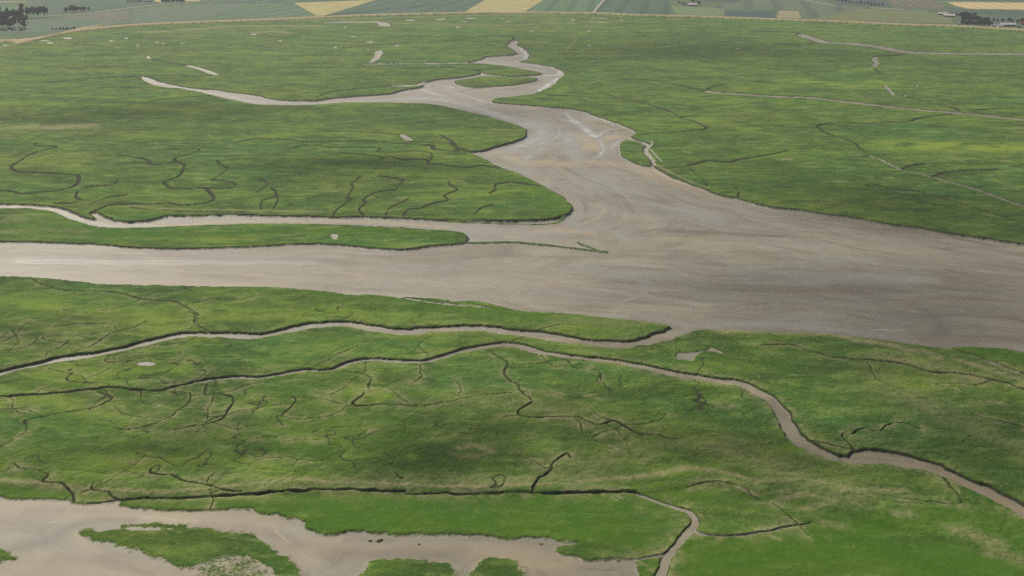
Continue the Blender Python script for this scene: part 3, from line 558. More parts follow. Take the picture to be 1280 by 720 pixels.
veg = g.mix(g.math('MULTIPLY', g.step(.52, .64, N45), .6), veg, (.120, .170, .026))
veg = g.mix(g.math('MULTIPLY', g.step(.48, .36, N45), .8), veg, (.032, .060, .012))
veg = g.mix(g.math('MULTIPLY', g.step(.54, .68, N12), .65), veg, (.140, .180, .045))
veg = g.mix(g.math('MULTIPLY', g.step(.46, .32, N12), .7), veg, (.032, .066, .010))
veg = g.mix(g.math('MULTIPLY', g.step(.55, .68, N6), .5), veg, (.155, .19, .065))
veg = g.mix(g.math('MULTIPLY', g.step(.55, .42, NST), .45), veg, (.032, .066, .012))
veg = g.mix(g.math('MULTIPLY', g.step(.54, .66, NST), .45), veg, (.155, .185, .070))
veg = g.mix(g.math('MULTIPLY', g.step(.46, .32, N15), .5), veg, (.018, .036, .006))
veg = g.mix(g.math('MULTIPLY', g.step(.58, .72, N15), .38), veg, (.22, .235, .105))
veg = g.mix(g.math('MULTIPLY', darkA, .75), veg, (.030, .060, .012))
veg = g.mix(g.math('MULTIPLY', brightA, g.step(.3, .6, N30)), veg, (.160, .210, .030))
lush = g.mix(N30, (.032, .076, .006), (.052, .106, .009))
lush = g.mix(g.math('MULTIPLY', g.step(.5, .75, N6), .35), lush, (.10, .15, .04))
veg = g.mix(g.math('MULTIPLY', lushA, .9), veg, lush)
strawm = g.math('MULTIPLY', strawA, g.step(.32, .58, g.math('ADD', g.math('MULTIPLY', N6, .5), g.math('MULTIPLY', N15, .5))), True)
straw = g.mix(N30, (.23, .175, .105), (.29, .24, .15))
veg = g.mix(g.math('MULTIPLY', strawm, 1.0, True), veg, straw)
# mud
comb = g.n.new('ShaderNodeCombineXYZ'); g.l.new(g.math('MULTIPLY', sdA, 9), comb.inputs[0])
sx = g.n.new('ShaderNodeSeparateXYZ'); g.l.new(g.pos, sx.inputs[0])
g.l.new(g.math('MULTIPLY', sx.outputs[0], .012), comb.inputs[1]); g.l.new(g.math('MULTIPLY', sx.outputs[1], .012), comb.inputs[2])
S1 = g.noise(1.6, 5, .62, v=comb.outputs[0], dist=.6)
S2 = g.noise(1 / 60, 5, .6, dist=1.2, sx=.3, sy=1.5); S3 = g.noise(.7, 4, .55, v=comb.outputs[0], dist=1.4)
RIP = g.noise(1 / 3.2, 4, .7, sx=.5, sy=1.4, dist=.5)
SB = g.noise(1 / 150, 2, .5, dist=.6, sx=.4, sy=1.6)
RUN = g.noise(1 / 22, 5, .6, dist=1.2, sx=.55, sy=1.3)      # runnels
run = g.step(.02, .0, g.math('ABSOLUTE', g.math('SUBTRACT', RUN, .5)))
GR = g.noise(1 / 9, 5, .7, dist=.5, sx=.4, sy=1.5)
mcol = g.mix(g.step(.3, .7, SB), (.138, .118, .086), (.188, .166, .124))
mcol = g.mix(g.math('MULTIPLY', g.step(.48, .66, S1), .75), mcol, (.245, .215, .160))
mcol = g.mix(g.math('MULTIPLY', g.step(.48, .34, S1), .7), mcol, (.100, .080, .052))
mcol = g.mix(g.math('MULTIPLY', g.step(.52, .64, S3), .6), mcol, (.175, .172, .145))
mcol = g.mix(g.math('MULTIPLY', g.step(.47, .36, S3), .5), mcol, (.150, .112, .070))
mcol = g.mix(g.math('MULTIPLY', g.step(.5, .70, S2), .5), mcol, (.158, .157, .134))
mcol = g.mix(g.math('MULTIPLY', g.step(.48, .34, S2), .5), mcol, (.128, .098, .063))
mcol = g.mix(g.math('MULTIPLY', g.step(.54, .72, GR), .2), mcol, (.235, .212, .165))
mcol = g.mix(g.math('MULTIPLY', g.step(.46, .3, GR), .2), mcol, (.095, .078, .054))
mcol = g.mix(g.math('MULTIPLY', g.math('MULTIPLY', run, g.step(.45, .6, S2)), .35), mcol, (.30, .285, .25))
mcol = g.mix(g.math('MULTIPLY', g.step(.58, .72, RIP), .12), mcol, (.25, .22, .17))
mcol = g.mix(g.math('MULTIPLY', tanA, 1.0, True), mcol, (.285, .215, .125))
tp = g.math('MAXIMUM', g.math('SUBTRACT', g.math('MULTIPLY', toneA, 2), 1), 0)
tn = g.math('MAXIMUM', g.math('SUBTRACT', 1, g.math('MULTIPLY', toneA, 2)), 0)
tpn = g.math('MULTIPLY', tp, g.math('ADD', .35, g.math('MULTIPLY', g.step(.35, .6, g.math('ADD', g.math('MULTIPLY', GR, .5), g.math('MULTIPLY', RIP, .5))), .9)))
wetm = g.math('MULTIPLY', tpn, 3.2, True)
mcol = g.mix(g.math('MULTIPLY', wetm, .75), mcol, (.225, .215, .185))
mcol = g.mix(g.step(.35, .95, tpn), mcol, (.46, .44, .40))  # strongest strokes go near white: pale marks and glints painted into the mud
mcol = g.mix(g.math('MULTIPLY', tn, 1.0, True), mcol, (.060, .045, .028))
mcol = g.mix(1.0, mcol, (.86, .88, .81), 'MULTIPLY')
soil = g.mix(N15, (.026, .021, .013), (.110, .086, .058)); soil = g.mix(g.step(.45, .7, N6), soil, (.028, .040, .012))
fa = g.step(.36, .64, g.math('ADD', mudA, g.math('MULTIPLY', g.math('SUBTRACT', g.math('ADD', g.math('MULTIPLY', N15, .6), g.math('MULTIPLY', N6, .4)), .5), 1.4)))
veg = g.mix(1.0, veg, (1.04, 1.12, 1.0), 'MULTIPLY')
col = g.mix(fa, veg, mcol)
soil = g.mix(g.step(.6, .85, bankA), g.mix(N15, (.018, .024, .010), (.050, .056, .026)), soil)
col = g.mix(g.step(.22, .5, bankA), col, soil)
# farmland, dike turf, road
fcol = g.mix(g.noise(1 / 160, 3), (.060, .105, .050), (.085, .120, .048))
col = g.mix(g.step(.4, .6, farmA), col, fcol)
turf = g.mix(g.noise(1 / 30, 3), (.26, .215, .10), (.40, .31, .17))
dkm = g.attr('dike_turf').outputs['Fac']
col = g.mix(dkm, col, turf)
col = g.mix(roadA, col, (.36, .28, .20))
g.l.new(col, g.b.inputs['Base Color'])
rgh = g.math('SUBTRACT', .95, g.math('MULTIPLY', fa, g.math('ADD', .3, g.math('MULTIPLY', wetm, .34))))
g.l.new(rgh, g.b.inputs['Roughness']); g.l.new(g.math('ADD', .06, g.math('MULTIPLY', fa, .4)), g.b.inputs['Specular IOR Level'])
bmp = g.n.new('ShaderNodeBump'); bmp.inputs['Distance'].default_value = .9; g.l.new(g.math('ADD', N15, g.math('MULTIPLY', N6, 1.6)), bmp.inputs['Height'])
g.l.new(g.math('SUBTRACT', .62, g.math('MULTIPLY', g.math('MAXIMUM', fa, g.math('MULTIPLY', lushA, .6)), .57)), bmp.inputs['Strength']); g.l.new(bmp.outputs[0], g.b.inputs['Normal'])
M_ground = g.m

# ------------------------------------------------------------------ terrain meshes, split by what the ground is
cls = np.zeros((NR, NC), np.int8)                    # 0 marsh
cls[isl] = 1
cls[(mud > .5) & (in_main | in_low)] = 2
cls[creek & (mud > .5) & ~(in_main | in_low)] = 3
cls[(dd > -26) & (dd < 24)] = 4
cls[dd >= 24] = 5
cf = cls[:-1, :-1]
A = np.stack([mud, bank, np.clip(CH[STRAW], 0, 1), np.clip(CH[LUSH], 0, 1)], -1).astype(np.float32).reshape(-1, 4)
B = np.stack([np.clip(CH[TONE] * .5 + .5, 0, 1), np.clip(CH[TAN], 0, 1), np.clip(CH[BRIGHT], 0, 1), np.clip(CH[DARK], 0, 1)], -1).astype(np.float32).reshape(-1, 4)
Cc = np.stack([np.clip(-land_sd / 150, 0, 1), farm, roadm, np.ones_like(X)], -1).astype(np.float32).reshape(-1, 4)
DT = dikem.reshape(-1)
co = np.stack([X, Y, Z], -1).astype(np.float32).reshape(-1, 3)
idx = np.arange(NR * NC, dtype=np.int32).reshape(NR, NC)
quads = np.stack([idx[:-1, :-1], idx[:-1, 1:], idx[1:, 1:], idx[1:, :-1]], -1).reshape(-1, 4)
cfl = cf.reshape(-1)
def tag(o, label=None, cat=None, group=None, kind=None):
    if label: o['label'] = label
    if cat: o['category'] = cat
    if group: o['group'] = group
    if kind: o['kind'] = kind
    return o
def terrain(name, c):
    q = quads[cfl == c]
    u, inv = np.unique(q, return_inverse=True); inv = inv.reshape(-1).astype(np.int32)
    me = bpy.data.meshes.new(name); nf = len(q)
    me.vertices.add(len(u)); me.vertices.foreach_set('co', co[u].reshape(-1))
    me.loops.add(nf * 4); me.loops.foreach_set('vertex_index', inv)
    me.polygons.add(nf); me.polygons.foreach_set('loop_start', np.arange(0, nf * 4, 4, dtype=np.int32))
    me.update(calc_edges=True)
    for nm, arr in (('cover_a', A), ('cover_b', B), ('cover_c', Cc)):
        at = me.attributes.new(nm, 'FLOAT_COLOR', 'POINT'); at.data.foreach_set('color', arr[u].reshape(-1))
    at = me.attributes.new('dike_turf', 'FLOAT', 'POINT'); at.data.foreach_set('value', DT[u].astype(np.float32))
    me.materials.append(M_ground)
    o = bpy.data.objects.new(name, me); scene.collection.objects.link(o); o['kind'] = 'structure'
    return o
for nm, c in (('marsh', 0), ('marsh_island', 1), ('mudflat', 2), ('creek_bed', 3), ('dike', 4), ('farmland', 5)): terrain(nm, c)
del A, B, Cc, co, quads

# ================================================================== setting beyond the traced ground
def simple(name, c1, c2, sc=1 / 8, rough=.9, sx=1, sy=1, bump=0):
    g = G(name); g.l.new(g.mix(g.step(.35, .65, g.noise(sc, 4, .6, sx=sx, sy=sy)), c1, c2), g.b.inputs['Base Color'])
    g.b.inputs['Roughness'].default_value = rough; g.b.inputs['Specular IOR Level'].default_value = .25
    return g.m
def link(name, me, m, parent=None):
    me.materials.append(m); o = bpy.data.objects.new(name, me); scene.collection.objects.link(o)
    if parent: o.parent = parent
    return o
def flat(name, P, z, m):
    me = bpy.data.meshes.new(name); me.from_pydata([(p[0], p[1], z) for p in P], [], [tuple(range(len(P)))]); me.update()
    o = link(name, me, m); o['kind'] = 'structure'; return o
yE = float(RY[-1])
m_far = simple('far_farmland', (.060, .105, .050), (.085, .120, .048), 1 / 160)
flat('farmland', [(-60000, yE), (60000, yE), (60000, 60000), (-60000, 60000)], 1.0, m_far)
m_base = simple('ground_base', (.050, .092, .022), (.088, .132, .036), 1 / 26)
flat('ground', [(-60000, -6000), (60000, -6000), (60000, 60000), (-60000, 60000)], -1.6, m_base)

def crop(name, px, c1, c2, z, row=None, ang=0):
    """a field: one sheet with its own crop and drilling rows"""
    g = G('crop_' + name); v = g.noise(1 / 70, 3, .55)
    c = g.mix(g.step(.3, .7, v), c1, c2)
    if row:
        rt = g.n.new('ShaderNodeMapping'); g.l.new(g.pos, rt.inputs[0]); rt.inputs['Rotation'].default_value = (0, 0, ang)
        s = g.n.new('ShaderNodeSeparateXYZ'); g.l.new(rt.outputs[0], s.inputs[0])
        wv = g.math('SINE', g.math('MULTIPLY', s.outputs[0], 6.283 / row))
        c = g.mix(g.math('MULTIPLY', g.step(.2, .9, wv), .6), c, tuple(k * .5 for k in c1))
    g.l.new(c, g.b.inputs['Base Color']); g.b.inputs['Roughness'].default_value = .95; g.b.inputs['Specular IOR Level'].default_value = .2
    return flat(name, ups(px, z), z, g.m)
GRN = ((.042, .100, .038), (.058, .118, .040)); DGR = ((.026, .072, .036), (.034, .084, .038)); YEL = ((.34, .29, .10), (.26, .24, .085)); OLV = ((.085, .115, .035), (.11, .12, .04)); GGR = ((.075, .105, .055), (.06, .095, .048))
F_ = [('wheat_field', [(367,3.6),(470,-.4),(405,19.6),(395,19.4)], YEL, 45, .5), ('crop_field', [(400,20),(406,20),(474,-.8),(607,-1),(578,15.4)], DGR, 60, .2),
 ('wheat_field', [(607.5,-1),(681,-1),(656,14.6),(580,15.2)], YEL, 50, -.9), ('crop_field', [(683,-1),(754.5,-1),(741,15.2),(658,14.6)], GRN, 55, .1), ('crop_field', [(757,-1),(834,-1),(842,18.6),(745,15.4)], DGR, 60, .15),
 ('crop_field', [(318,4),(362,3.8),(392,19.5),(330,22.5),(255,25)], GRN, 60, .3), ('crop_field', [(165,12),(230,7),(315,4.4),(250,25.3),(165,29.5)], ((.07,.115,.055),(.055,.10,.055)), 50, .4), ('ploughed_field', [(80,20),(120,15.8),(160,12),(162,25),(84,27)], ((.095,.10,.062),(.08,.10,.055)), 30, .3),
 ('crop_field', [(-200,24),(20,22),(160,26),(160,29),(95,35),(60,40),(-200,46)], ((.05,.095,.05),(.06,.10,.055)), 0, 0), ('crop_field', [(66,17.5),(30,10),(40,-2),(240,-2),(200,4),(120,13.8)], DGR, 60, .3), ('crop_field', [(-200,12),(35,8),(60,18),(20,21),(-200,23)], GRN, 0, 0),
 ('stubble_field', [(-60,2.6),(30,1.2),(38,2.2),(-60,4.8)], ((.22,.17,.11),(.2,.17,.1)), 0, 0), ('wheat_field', [(190,-1),(201,-1),(201,3),(196,2)], YEL, 0, 0), ('wheat_field', [(231,-1),(254,-1),(248,1.2),(232,1.4)], YEL, 0, 0), ('crop_field', [(262,-1),(460,-1),(364,3.2),(250,3.8)], DGR, 70, .1),
 ('meadow', [(838,6),(856,9),(905,9),(905,19.8),(846,18.5)], ((.08,.13,.045),(.11,.15,.05)), 0, 0), ('crop_field', [(908,13.6),(969,14.8),(969,22),(905,20.2)], ((.020,.050,.050),(.026,.056,.052)), 0, 0), ('stubble_field', [(974,13),(998,13.5),(1002,23),(971,22.3)], ((.22,.19,.10),(.16,.16,.08)), 0, 0),
 ('crop_field', [(872,-1),(924,-.2),(921,2.4),(872,1.4)], ((.02,.045,.04),(.025,.05,.04)), 0, 0), ('crop_field', [(930,-1),(1028,-1),(1046,7),(1180,13),(1060,25),(1004,23),(1000,13),(908,11.5),(875,8),(925,3)], GGR, 80, .2),
 ('meadow', [(1010,24),(1080,11),(1092,11.2),(1160,15),(1186,20),(1192,29.6),(1120,28.2)], OLV, 0, 0), ('ploughed_field', [(1108,-1),(1160,-1),(1180,7),(1178,11.5),(1118,8)], ((.105,.095,.06),(.09,.095,.055)), 25, .2), ('crop_field', [(1040,-1),(1104,-1),(1116,8),(1048,6)], ((.03,.06,.045),(.035,.065,.045)), 0, 0),
 ('wheat_field', [(1184,2.8),(1202,2.4),(1500,6),(1500,15.5),(1210,11),(1194,7.4)], ((.44,.33,.15),(.38,.31,.14)), 40, .1), ('crop_field', [(1165,1.2),(1200,1.6),(1500,4),(1500,5.6),(1202,2),(1180,2.4)], ((.12,.17,.08),(.10,.15,.07)), 0, 0), ('crop_field', [(1150,-.5),(1500,.2),(1500,3.4),(1200,1)], ((.035,.06,.05),(.04,.065,.05)), 0, 0),
 ('crop_field', [(1180,8),(1208,11.6),(1500,16.2),(1500,24),(1190,16)], ((.030,.062,.042),(.04,.07,.045)), 0, 0), ('crop_field', [(1190,17),(1500,25),(1500,40),(1200,30)], ((.04,.075,.045),(.05,.085,.045)), 0, 0)]
for k, (nm, px, c, row, ang) in enumerate(F_): crop(nm, px, c[0], c[1], 1.06 + .012 * k, row, ang)
fr = random.Random(3)                                 # more fields out to the horizon
for i in range(-9, 10):
    yy = 3600
    while yy < 9000:
        d = fr.uniform(220, 420); x0 = i * 420 + fr.uniform(-40, 40); ww = fr.uniform(300, 400)
        c = fr.choice([GRN, DGR, GRN, GGR, YEL, OLV, DGR])
        if yy > 3630: pass
        P = [(x0, yy + 60), (x0 + ww, yy + 60 + fr.uniform(-30, 30)), (x0 + ww + 20, yy + d), (x0 + 20, yy + d)]
        me_n = 'wheat_field' if c is YEL else 'crop_field'
        key = 'far_' + str([GRN, DGR, GGR, YEL, OLV].index(c))
        if key not in bpy.data.materials: simple(key, c[0], c[1], 1 / 70)
        flat(me_n, P, 1.03, bpy.data.materials[key]); yy += d
def track(name, px, wdt, z, m):
    P = resample(smooth(ups(px, z)), 30); T = np.gradient(P, axis=0); T /= np.hypot(T[:, 0], T[:, 1])[:, None]; Nn = np.stack([-T[:, 1], T[:, 0]], 1) * wdt / 2
    v = [(*p, z) for p in P + Nn] + [(*p, z) for p in P - Nn]; n = len(P)
    me = bpy.data.meshes.new(name); me.from_pydata(v, [], [(i + n, i + n + 1, i + 1, i) for i in range(n - 1)]); me.update()
    o = link(name, me, m); o['kind'] = 'structure'; return o
m_road = simple('worn_track', (.24, .22, .17), (.30, .27, .20), 1 / 5)
track('road', [(-100, 22), (20, 21.5), (62, 20), (120, 15), (160, 10), (210, 4.5), (250, 2)], 9, 1.55, m_road)
track('farm_track', [(742, 15.2), (755, -.5)], 6, 1.56, m_road); track('farm_track', [(1000, -1), (1046, 7.6)], 8, 1.57, m_road); track('farm_track', [(1088, 9.6), (1130, 12)], 9, 1.58, simple('pale_track', (.42, .40, .28), (.36, .35, .24)))

# ------------------------------------------------------------------ trees
m_leaf = simple('leaves', (.036, .068, .024), (.060, .098, .032), 1 / 2); m_leaf2 = simple('poplar_leaves', (.022, .044, .028), (.038, .064, .032), 1 / 2); m_bark = simple('bark', (.10, .08, .06), (.16, .13, .10), 2)
def trunk_mesh(h, r, nl=5, spread=3, seed=0):
    R = random.Random(seed); bm = bmesh.new()
    def limb(p, q, r0, r1):
        d = (q - p); res = bmesh.ops.create_cone(bm, segments=7, radius1=r0, radius2=r1, depth=d.length, cap_ends=True)
        M = d.to_track_quat('Z', 'Y').to_matrix().to_4x4(); M.translation = (p + q) / 2
        bmesh.ops.transform(bm, matrix=M, verts=res['verts'])
    top = Vector((R.uniform(-.3, .3), R.uniform(-.3, .3), h))
    limb(Vector((0, 0, -.4)), top, r, r * .35)
    for k in range(nl):
        z = h * (.45 + .5 * k / nl); a = R.uniform(0, 6.28)
        limb(Vector((0, 0, z)), Vector((math.cos(a) * spread, math.sin(a) * spread, z + spread * .9)), r * .35, r * .1)
    me = bpy.data.meshes.new('trunk'); bm.to_mesh(me); bm.free(); return me
def crown_mesh(rx, rz, zc, n, leaf, seed, kind='round'):
    R = np.random.default_rng(seed); V = []; Fc = []
    cl = R.normal(size=(16, 3)); cl /= np.linalg.norm(cl, axis=1)[:, None]; cl *= R.uniform(.35, .85, (16, 1))
    cr = R.uniform(.28, .46, 16)
    for i in range(n):
        k = R.integers(16); d = R.normal(size=3); d /= np.linalg.norm(d); d *= cr[k] * R.uniform(.6, 1.05)
        p = (cl[k] + d) * (rx, rx, rz) + (0, 0, zc)
        a = R.normal(size=3); a /= np.linalg.norm(a); b = np.cross(a, R.normal(size=3)); b /= np.linalg.norm(b); s = leaf * R.uniform(.6, 1.3)
        j = len(V); V += [tuple(p - a * s - b * s * .6), tuple(p + a * s - b * s * .6), tuple(p + a * s * .7 + b * s * .6), tuple(p - a * s * .7 + b * s * .6)]; Fc.append((j, j + 1, j + 2, j + 3))
    me = bpy.data.meshes.new('crown'); me.from_pydata(V, [], Fc); me.update(); return me
KT = []
for s in range(3): KT.append(('tree', crown_mesh(7.5, 6.5, 10, 2200, .7, 10 + s), trunk_mesh(9, .45, 6, 3.5, s), m_leaf))
for s in range(2): KT.append(('poplar_tree', crown_mesh(5.0, 9, 17, 2200, .7, 20 + s), trunk_mesh(18, .45, 6, 2.2, s), m_leaf2))
for s in range(2): KT.append(('bush', crown_mesh(3, 2.2, 2.2, 500, .4, 30 + s), trunk_mesh(2, .15, 3, 1.2, s), m_leaf))
for k in KT: k[1].materials.append(k[3]); k[2].materials.append(m_bark)
ORD = ['first', 'second', 'third', 'fourth', 'fifth', 'sixth', 'seventh', 'eighth', 'ninth', 'tenth']
def tree(kind, px, py, label, group, sc=1.0):
    nm, cm, tm, _ = KT[kind]; x, y = up(px, py, 1.2)
    e = bpy.data.objects.new(nm, None); scene.collection.objects.link(e); e.location = (x, y, 1.1); e.rotation_euler.z = random.uniform(0, 6.28); e.scale = (sc,) * 3
    tag(e, label, nm.replace('_', ' ').replace('poplar tree', 'tree'), group)
    for n2, me in (('crown', cm), ('trunk', tm)):
        o = bpy.data.objects.new(n2, me); scene.collection.objects.link(o); o.parent = e
for k in range(8): tree(3 + k % 2, 35 + k * 3.4 + random.uniform(-.4, .4), 22.5 - .12 * k, ORD[k] + ' tall poplar from the left in the dense row left of the pale field road', 'row of poplars behind the dike at upper left', random.uniform(.95, 1.1))
for k in range(21): tree(k % 3 if k % 5 else 3, -6 + (k % 7) * 6 + random.uniform(-1.5, 1.5), 34.5 - (k // 7) * 6 + random.uniform(-1, 1), ['front', 'middle', 'back'][k // 7] + ' tree of the dark left edge wood, ' + ORD[k % 7] + ' from the left in its line', 'trees of the small wood at the left edge', random.uniform(.9, 1.5))
for k, (x, y, s) in enumerate([(83,15.6,.8),(89,15.2,1),(92.5,15,1.15),(96,14.8,.9),(101,14.4,.8),(105,14,.8),(111,13.6,.6)]): tree(k % 3, x, y, ORD[k] + ' rounded tree from the left along the pale field road', 'trees along the pale field road', s)
for k in range(10): tree(k % 3, 203 + k * 3 + random.uniform(-.6, .6), 3.2 + random.uniform(-.6, .4), ORD[k] + ' tree from the left in the dark hedge line between two small yellow fields', 'hedge trees at the top edge', random.uniform(.5, .8))
for k in range(8): tree(5 + k % 2, 160 + k * 4, 2.6 + random.uniform(-.5, .5), ORD[k] + ' low bush from the left beside the road near the small yellow field', 'bushes beside the road at the top edge', random.uniform(.8, 1.3))
for k in range(7): tree(5 + k % 2, 66 + k * 4.4, 37.4 - .2 * k, ORD[k] + ' grey green bush from the left in the scrub row behind the dike bend', 'scrub at the bend of the dike', random.uniform(.8, 1.2))
for k in range(9): tree(5 + k % 2, 0 + k * 4 + random.uniform(-1, 1), 38 + random.uniform(-1, 1), ORD[k] + ' low bush from the left at the foot of the small left edge wood', 'bushes below the small wood', random.uniform(.7, 1.2))
for k in range(30): tree(k % 3, 1203 + (k % 12) * 3 + random.uniform(-1.5, 1.5), 31 - (k // 12) * 5 + random.uniform(-1, 1) + (k % 12) * .12, ('back row' if k >= 12 else 'dike side') + ' tree of the dark farm grove at upper right, ' + ('left end' if k % 12 < 4 else 'middle' if k % 12 < 8 else 'right end'), 'grove round the farm at upper right', random.uniform(.55, .85))
for k in range(12): tree(k % 3, 1190 + k * 3.2, 20 + .45 * k + random.uniform(-.5, .5), (ORD + ['eleventh', 'twelfth'])[k] + ' small tree from the left in the thin belt between barns and white house', 'tree belt behind the barns', random.uniform(.4, .55))
for k in range(9): tree(k % 3, 1242 + k * 6 + random.uniform(-2, 2), 27 + .3 * k, ORD[k] + ' dark tree from the left behind the long grey roofed shed', 'trees behind the shed at the right edge', random.uniform(.45, .7))
for k in range(16): tree(k % 3, 1034 + k * 4.6, .6 + .5 * k + random.uniform(-.8, .4), ('left part' if k < 6 else 'middle part' if k < 11 else 'right part') + ' tree of the curving dark wood edge above the pale green field', 'wood edge at the top right', random.uniform(.35, .6))
for k, (x, y, s) in enumerate([(849,4.6,.5),(853,5.6,.5),(866,3.5,.6),(873,6.4,.6),(875,5.2,.5),(870,3.4,.5)]): tree(k % 3, x, y, ['leftmost small tree beside the white farmhouse','small tree just left of the white farmhouse','small tree behind the pale roofed barn','small tree at the right end of the pale roofed barn','rightmost small tree past the pale roofed barn','tallest small tree behind the right end of the barn'][k].replace('tallest ', ''), 'trees round the white farmhouse', s)

# ------------------------------------------------------------------ farm buildings
m_white = simple('white_render', (.72, .71, .68), (.64, .63, .60), 1); m_brick = simple('brick', (.22, .12, .08), (.30, .17, .11), 1); m_tile = simple('red_tiles', (.16, .07, .045), (.22, .10, .06), 1)
m_sheet = simple('grey_roof_sheet', (.42, .41, .42), (.52, .50, .50), 1 / 3); m_slate = simple('dark_roof', (.07, .065, .07), (.10, .09, .09), 1); m_wood = simple('dark_boards', (.06, .05, .045), (.09, .075, .06), 2); m_glass = simple('window_glass', (.03, .035, .04), (.05, .055, .06), 1, .2); m_pink = simple('pale_roof_sheet', (.60, .50, .50), (.66, .57, .55), 1 / 3)
def mesh_of(name, boxes=(), faces=None):
    bm = bmesh.new()
    for (x0, x1, y0, y1, z0, z1) in boxes:
        r = bmesh.ops.create_cube(bm, size=1); 
        for v in r['verts']: v.co = ((x0 + x1) / 2 + v.co.x * (x1 - x0), (y0 + y1) / 2 + v.co.y * (y1 - y0), (z0 + z1) / 2 + v.co.z * (z1 - z0))
    if faces:
        for f in faces: bm.faces.new([bm.verts.new(p) for p in f])
    me = bpy.data.meshes.new(name); bm.to_mesh(me); bm.free(); return me
def building(name, px, py, L, Wd, eave, rise, rot, mw, mr, label, cat, chimney=True, group=None):
    x, y = up(px, py, 1.1); e = bpy.data.objects.new(name, None); scene.collection.objects.link(e); e.location = (x, y, 1.1); e.rotation_euler.z = rot
    tag(e, label, cat, group)
    l, d = L / 2, Wd / 2; o = .5; t = .25
    g1 = [[(s * l, -d, eave - .01), (s * l, d, eave - .01), (s * l, 0, eave + rise - .05)] for s in (1, -1)]
    link('wall', mesh_of('wall', [(-l, l, -d, d, -.3, eave)], g1), mw, e)
    k = rise / d; zo = eave - o * k
    V = [(-l - o, -d - o, zo), (l + o, -d - o, zo), (l + o, 0, eave + rise), (-l - o, 0, eave + rise), (-l - o, d + o, zo), (l + o, d + o, zo)]
    V2 = [(a, b, c + t) for a, b, c in V]
    me = bpy.data.meshes.new('roof'); me.from_pydata(V + V2, [], [(0, 1, 2, 3), (3, 2, 5, 4), (7, 6, 9, 8), (8, 9, 10, 11), (0, 6, 7, 1), (4, 5, 11, 10), (0, 3, 9, 6), (3, 4, 10, 9), (1, 7, 8, 2), (2, 8, 11, 5)]); me.update()
    rf = link('roof', me, mr, e)
    if chimney: link('chimney', mesh_of('chimney', [(-l + 1.2, -l + 2, -.4, .4, eave + rise - .6, eave + rise + 1.1)]), m_brick, rf)
    n = max(2, int(L // 3.2))
    for i in range(n):
        cx = -l + L * (i + .5) / n
        if i == n // 2: 
            dr = link('door', mesh_of('door', [(cx - (.5 if L < 18 else 1.8), cx + (.5 if L < 18 else 1.8), -d - .06, -d - .003, 0, 2.1 if L < 18 else eave - .5)]), m_wood, e)
        else:
            wf = link('window', mesh_of('window', [(cx - .6, cx + .6, -d - .05, -d - .003, 1.0, min(2.2, eave - .3))]), m_wood if mw is m_white else m_white, e)
            link('pane', mesh_of('pane', [(cx - .5, cx + .5, -d - .07, -d - .052, 1.1, min(2.1, eave - .4))]), m_glass, wf)
    return e
building('farmhouse', 855.5, 6.4, 11, 8, 3.6, 3.2, -.2, m_white, m_tile, 'white farmhouse beside the pale roofed barn at the top edge, right of centre', 'farmhouse')
building('barn', 866, 7.2, 24, 10, 3.6, 3, -.05, m_brick, m_pink, 'long pale roofed barn among small trees beside the white farmhouse', 'barn', False)
building('barn', 1177.5, 18.6, 22, 11, 3.4, 2.6, -.1, m_wood, m_sheet, 'grey roofed barn, the farther of the two barns left of the dark grove', 'barn', False)
building('barn', 1186, 20.8, 26, 11, 3.4, 2.8, -.12, m_wood, m_pink, 'pinkish white roofed barn, the nearer of the two barns left of the dark grove', 'barn', False)
building('farmhouse', 1233.5, 25.6, 9, 8, 4.6, 3.2, .3, m_white, m_slate, 'small white house standing at the right edge of the dark grove', 'farmhouse')
building('farm_shed', 1259, 32.6, 34, 12, 3.8, 3.2, -.06, m_brick, m_sheet, 'long shed with pale grey roof beside the dike near the right edge', 'shed', False)
building('outbuilding', 1250, 33.6, 11, 7, 3.0, 2.2, -.06, m_white, m_sheet, 'small white outbuilding in front of the long grey roofed shed', 'outbuilding', False)
building('farmhouse', 1272.5, 37.4, 10, 8, 4.2, 3.2, .1, m_white, m_slate, 'white cottage with dark roof behind the dike at the right edge', 'farmhouse')
building('cottage', 1278, 31, 12, 9, 4.0, 3.2, .1, m_brick, m_tile, 'brick house with dark red roof cut by the right edge of the photo', 'house')
building('outbuilding', 1242, 33, 8, 6, 3.0, 2.2, -.06, m_white, m_sheet, 'tiny pale hut between the dark grove and the long grey roofed shed', 'outbuilding', False)
building('outbuilding', 1199, 30.5, 9, 6, 2.8, 2, -.06, m_wood, m_sheet, 'tiny grey roofed hut at the left end of the dark grove by the dike', 'outbuilding', False)
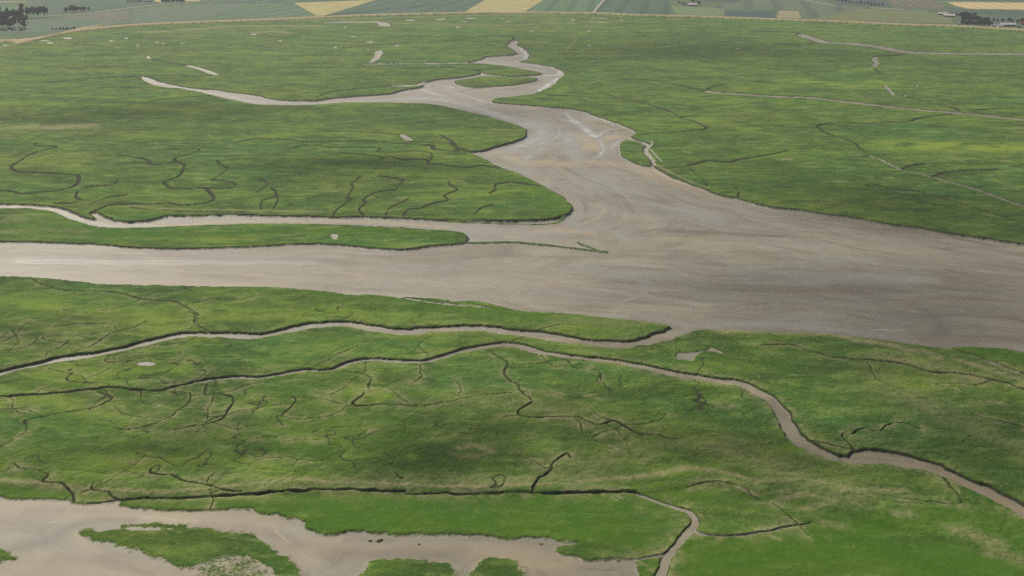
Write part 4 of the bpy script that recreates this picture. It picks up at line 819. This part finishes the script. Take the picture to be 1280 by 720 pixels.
building('farmhouse', 174, 2.4, 11, 8, 3.4, 3, .1, m_white, m_slate, 'small white house by the road at the top edge, upper left', 'farmhouse')

# ------------------------------------------------------------------ loose things on the lower flat
def clump(px, py, r, label, k):
    bm = bmesh.new(); R = random.Random(k)
    for i in range(9):
        a = R.uniform(0, 6.28); q = r * R.uniform(0, .8); s = r * R.uniform(.25, .5)
        res = bmesh.ops.create_icosphere(bm, subdivisions=2, radius=s)
        for v in res['verts']:
            f = 1 + .35 * (R.random() - .5); v.co = Vector((v.co.x * f * 1.4 + math.cos(a) * q * 1.4, v.co.y * f + math.sin(a) * q, v.co.z * f * .7 + s * .25))
    me = bpy.data.meshes.new('peat_clump'); bm.to_mesh(me); bm.free(); o = link('peat_clump', me, m_clod); x, y = up(px, py, .1); o.location = (x, y, 0)
    tag(o, label, 'peat clump')
m_clod = simple('dark_peat', (.05, .045, .025), (.08, .075, .035), 3)
clump(474.5, 675.5, 1.1, 'larger dark clump of peat and weed on the mud above the grassy patch', 1)
clump(462.5, 676, .7, 'small dark clump of peat just left of the larger clump on the mud', 2)
clump(524, 680, .5, 'smallest brown clump of peat alone on the mud right of the other clumps', 3)
clump(676, 680, .6, 'dark clump of peat on the mud just below the vivid green shore', 4)

# ------------------------------------------------------------------ air
bm = bmesh.new(); r = bmesh.ops.create_cube(bm, size=1)
for v in r['verts']: v.co = Vector((v.co.x * 121000, 27000 + v.co.y * 67000, (H + 10 - 2.6) / 2 + v.co.z * (H + 10 + 2.6)))
me = bpy.data.meshes.new('haze'); bm.to_mesh(me); bm.free()
hm = bpy.data.materials.new('haze_air'); hm.use_nodes = True; n = hm.node_tree.nodes; n.remove(n['Principled BSDF'])
vp = n.new('ShaderNodeVolumePrincipled'); vp.inputs['Color'].default_value = (.90, .94, 1, 1); vp.inputs['Density'].default_value = 0.00005; vp.inputs['Anisotropy'].default_value = 0.2
hm.node_tree.links.new(vp.outputs[0], n['Material Output'].inputs['Volume'])
hz = link('haze', me, hm); hz['kind'] = 'stuff'
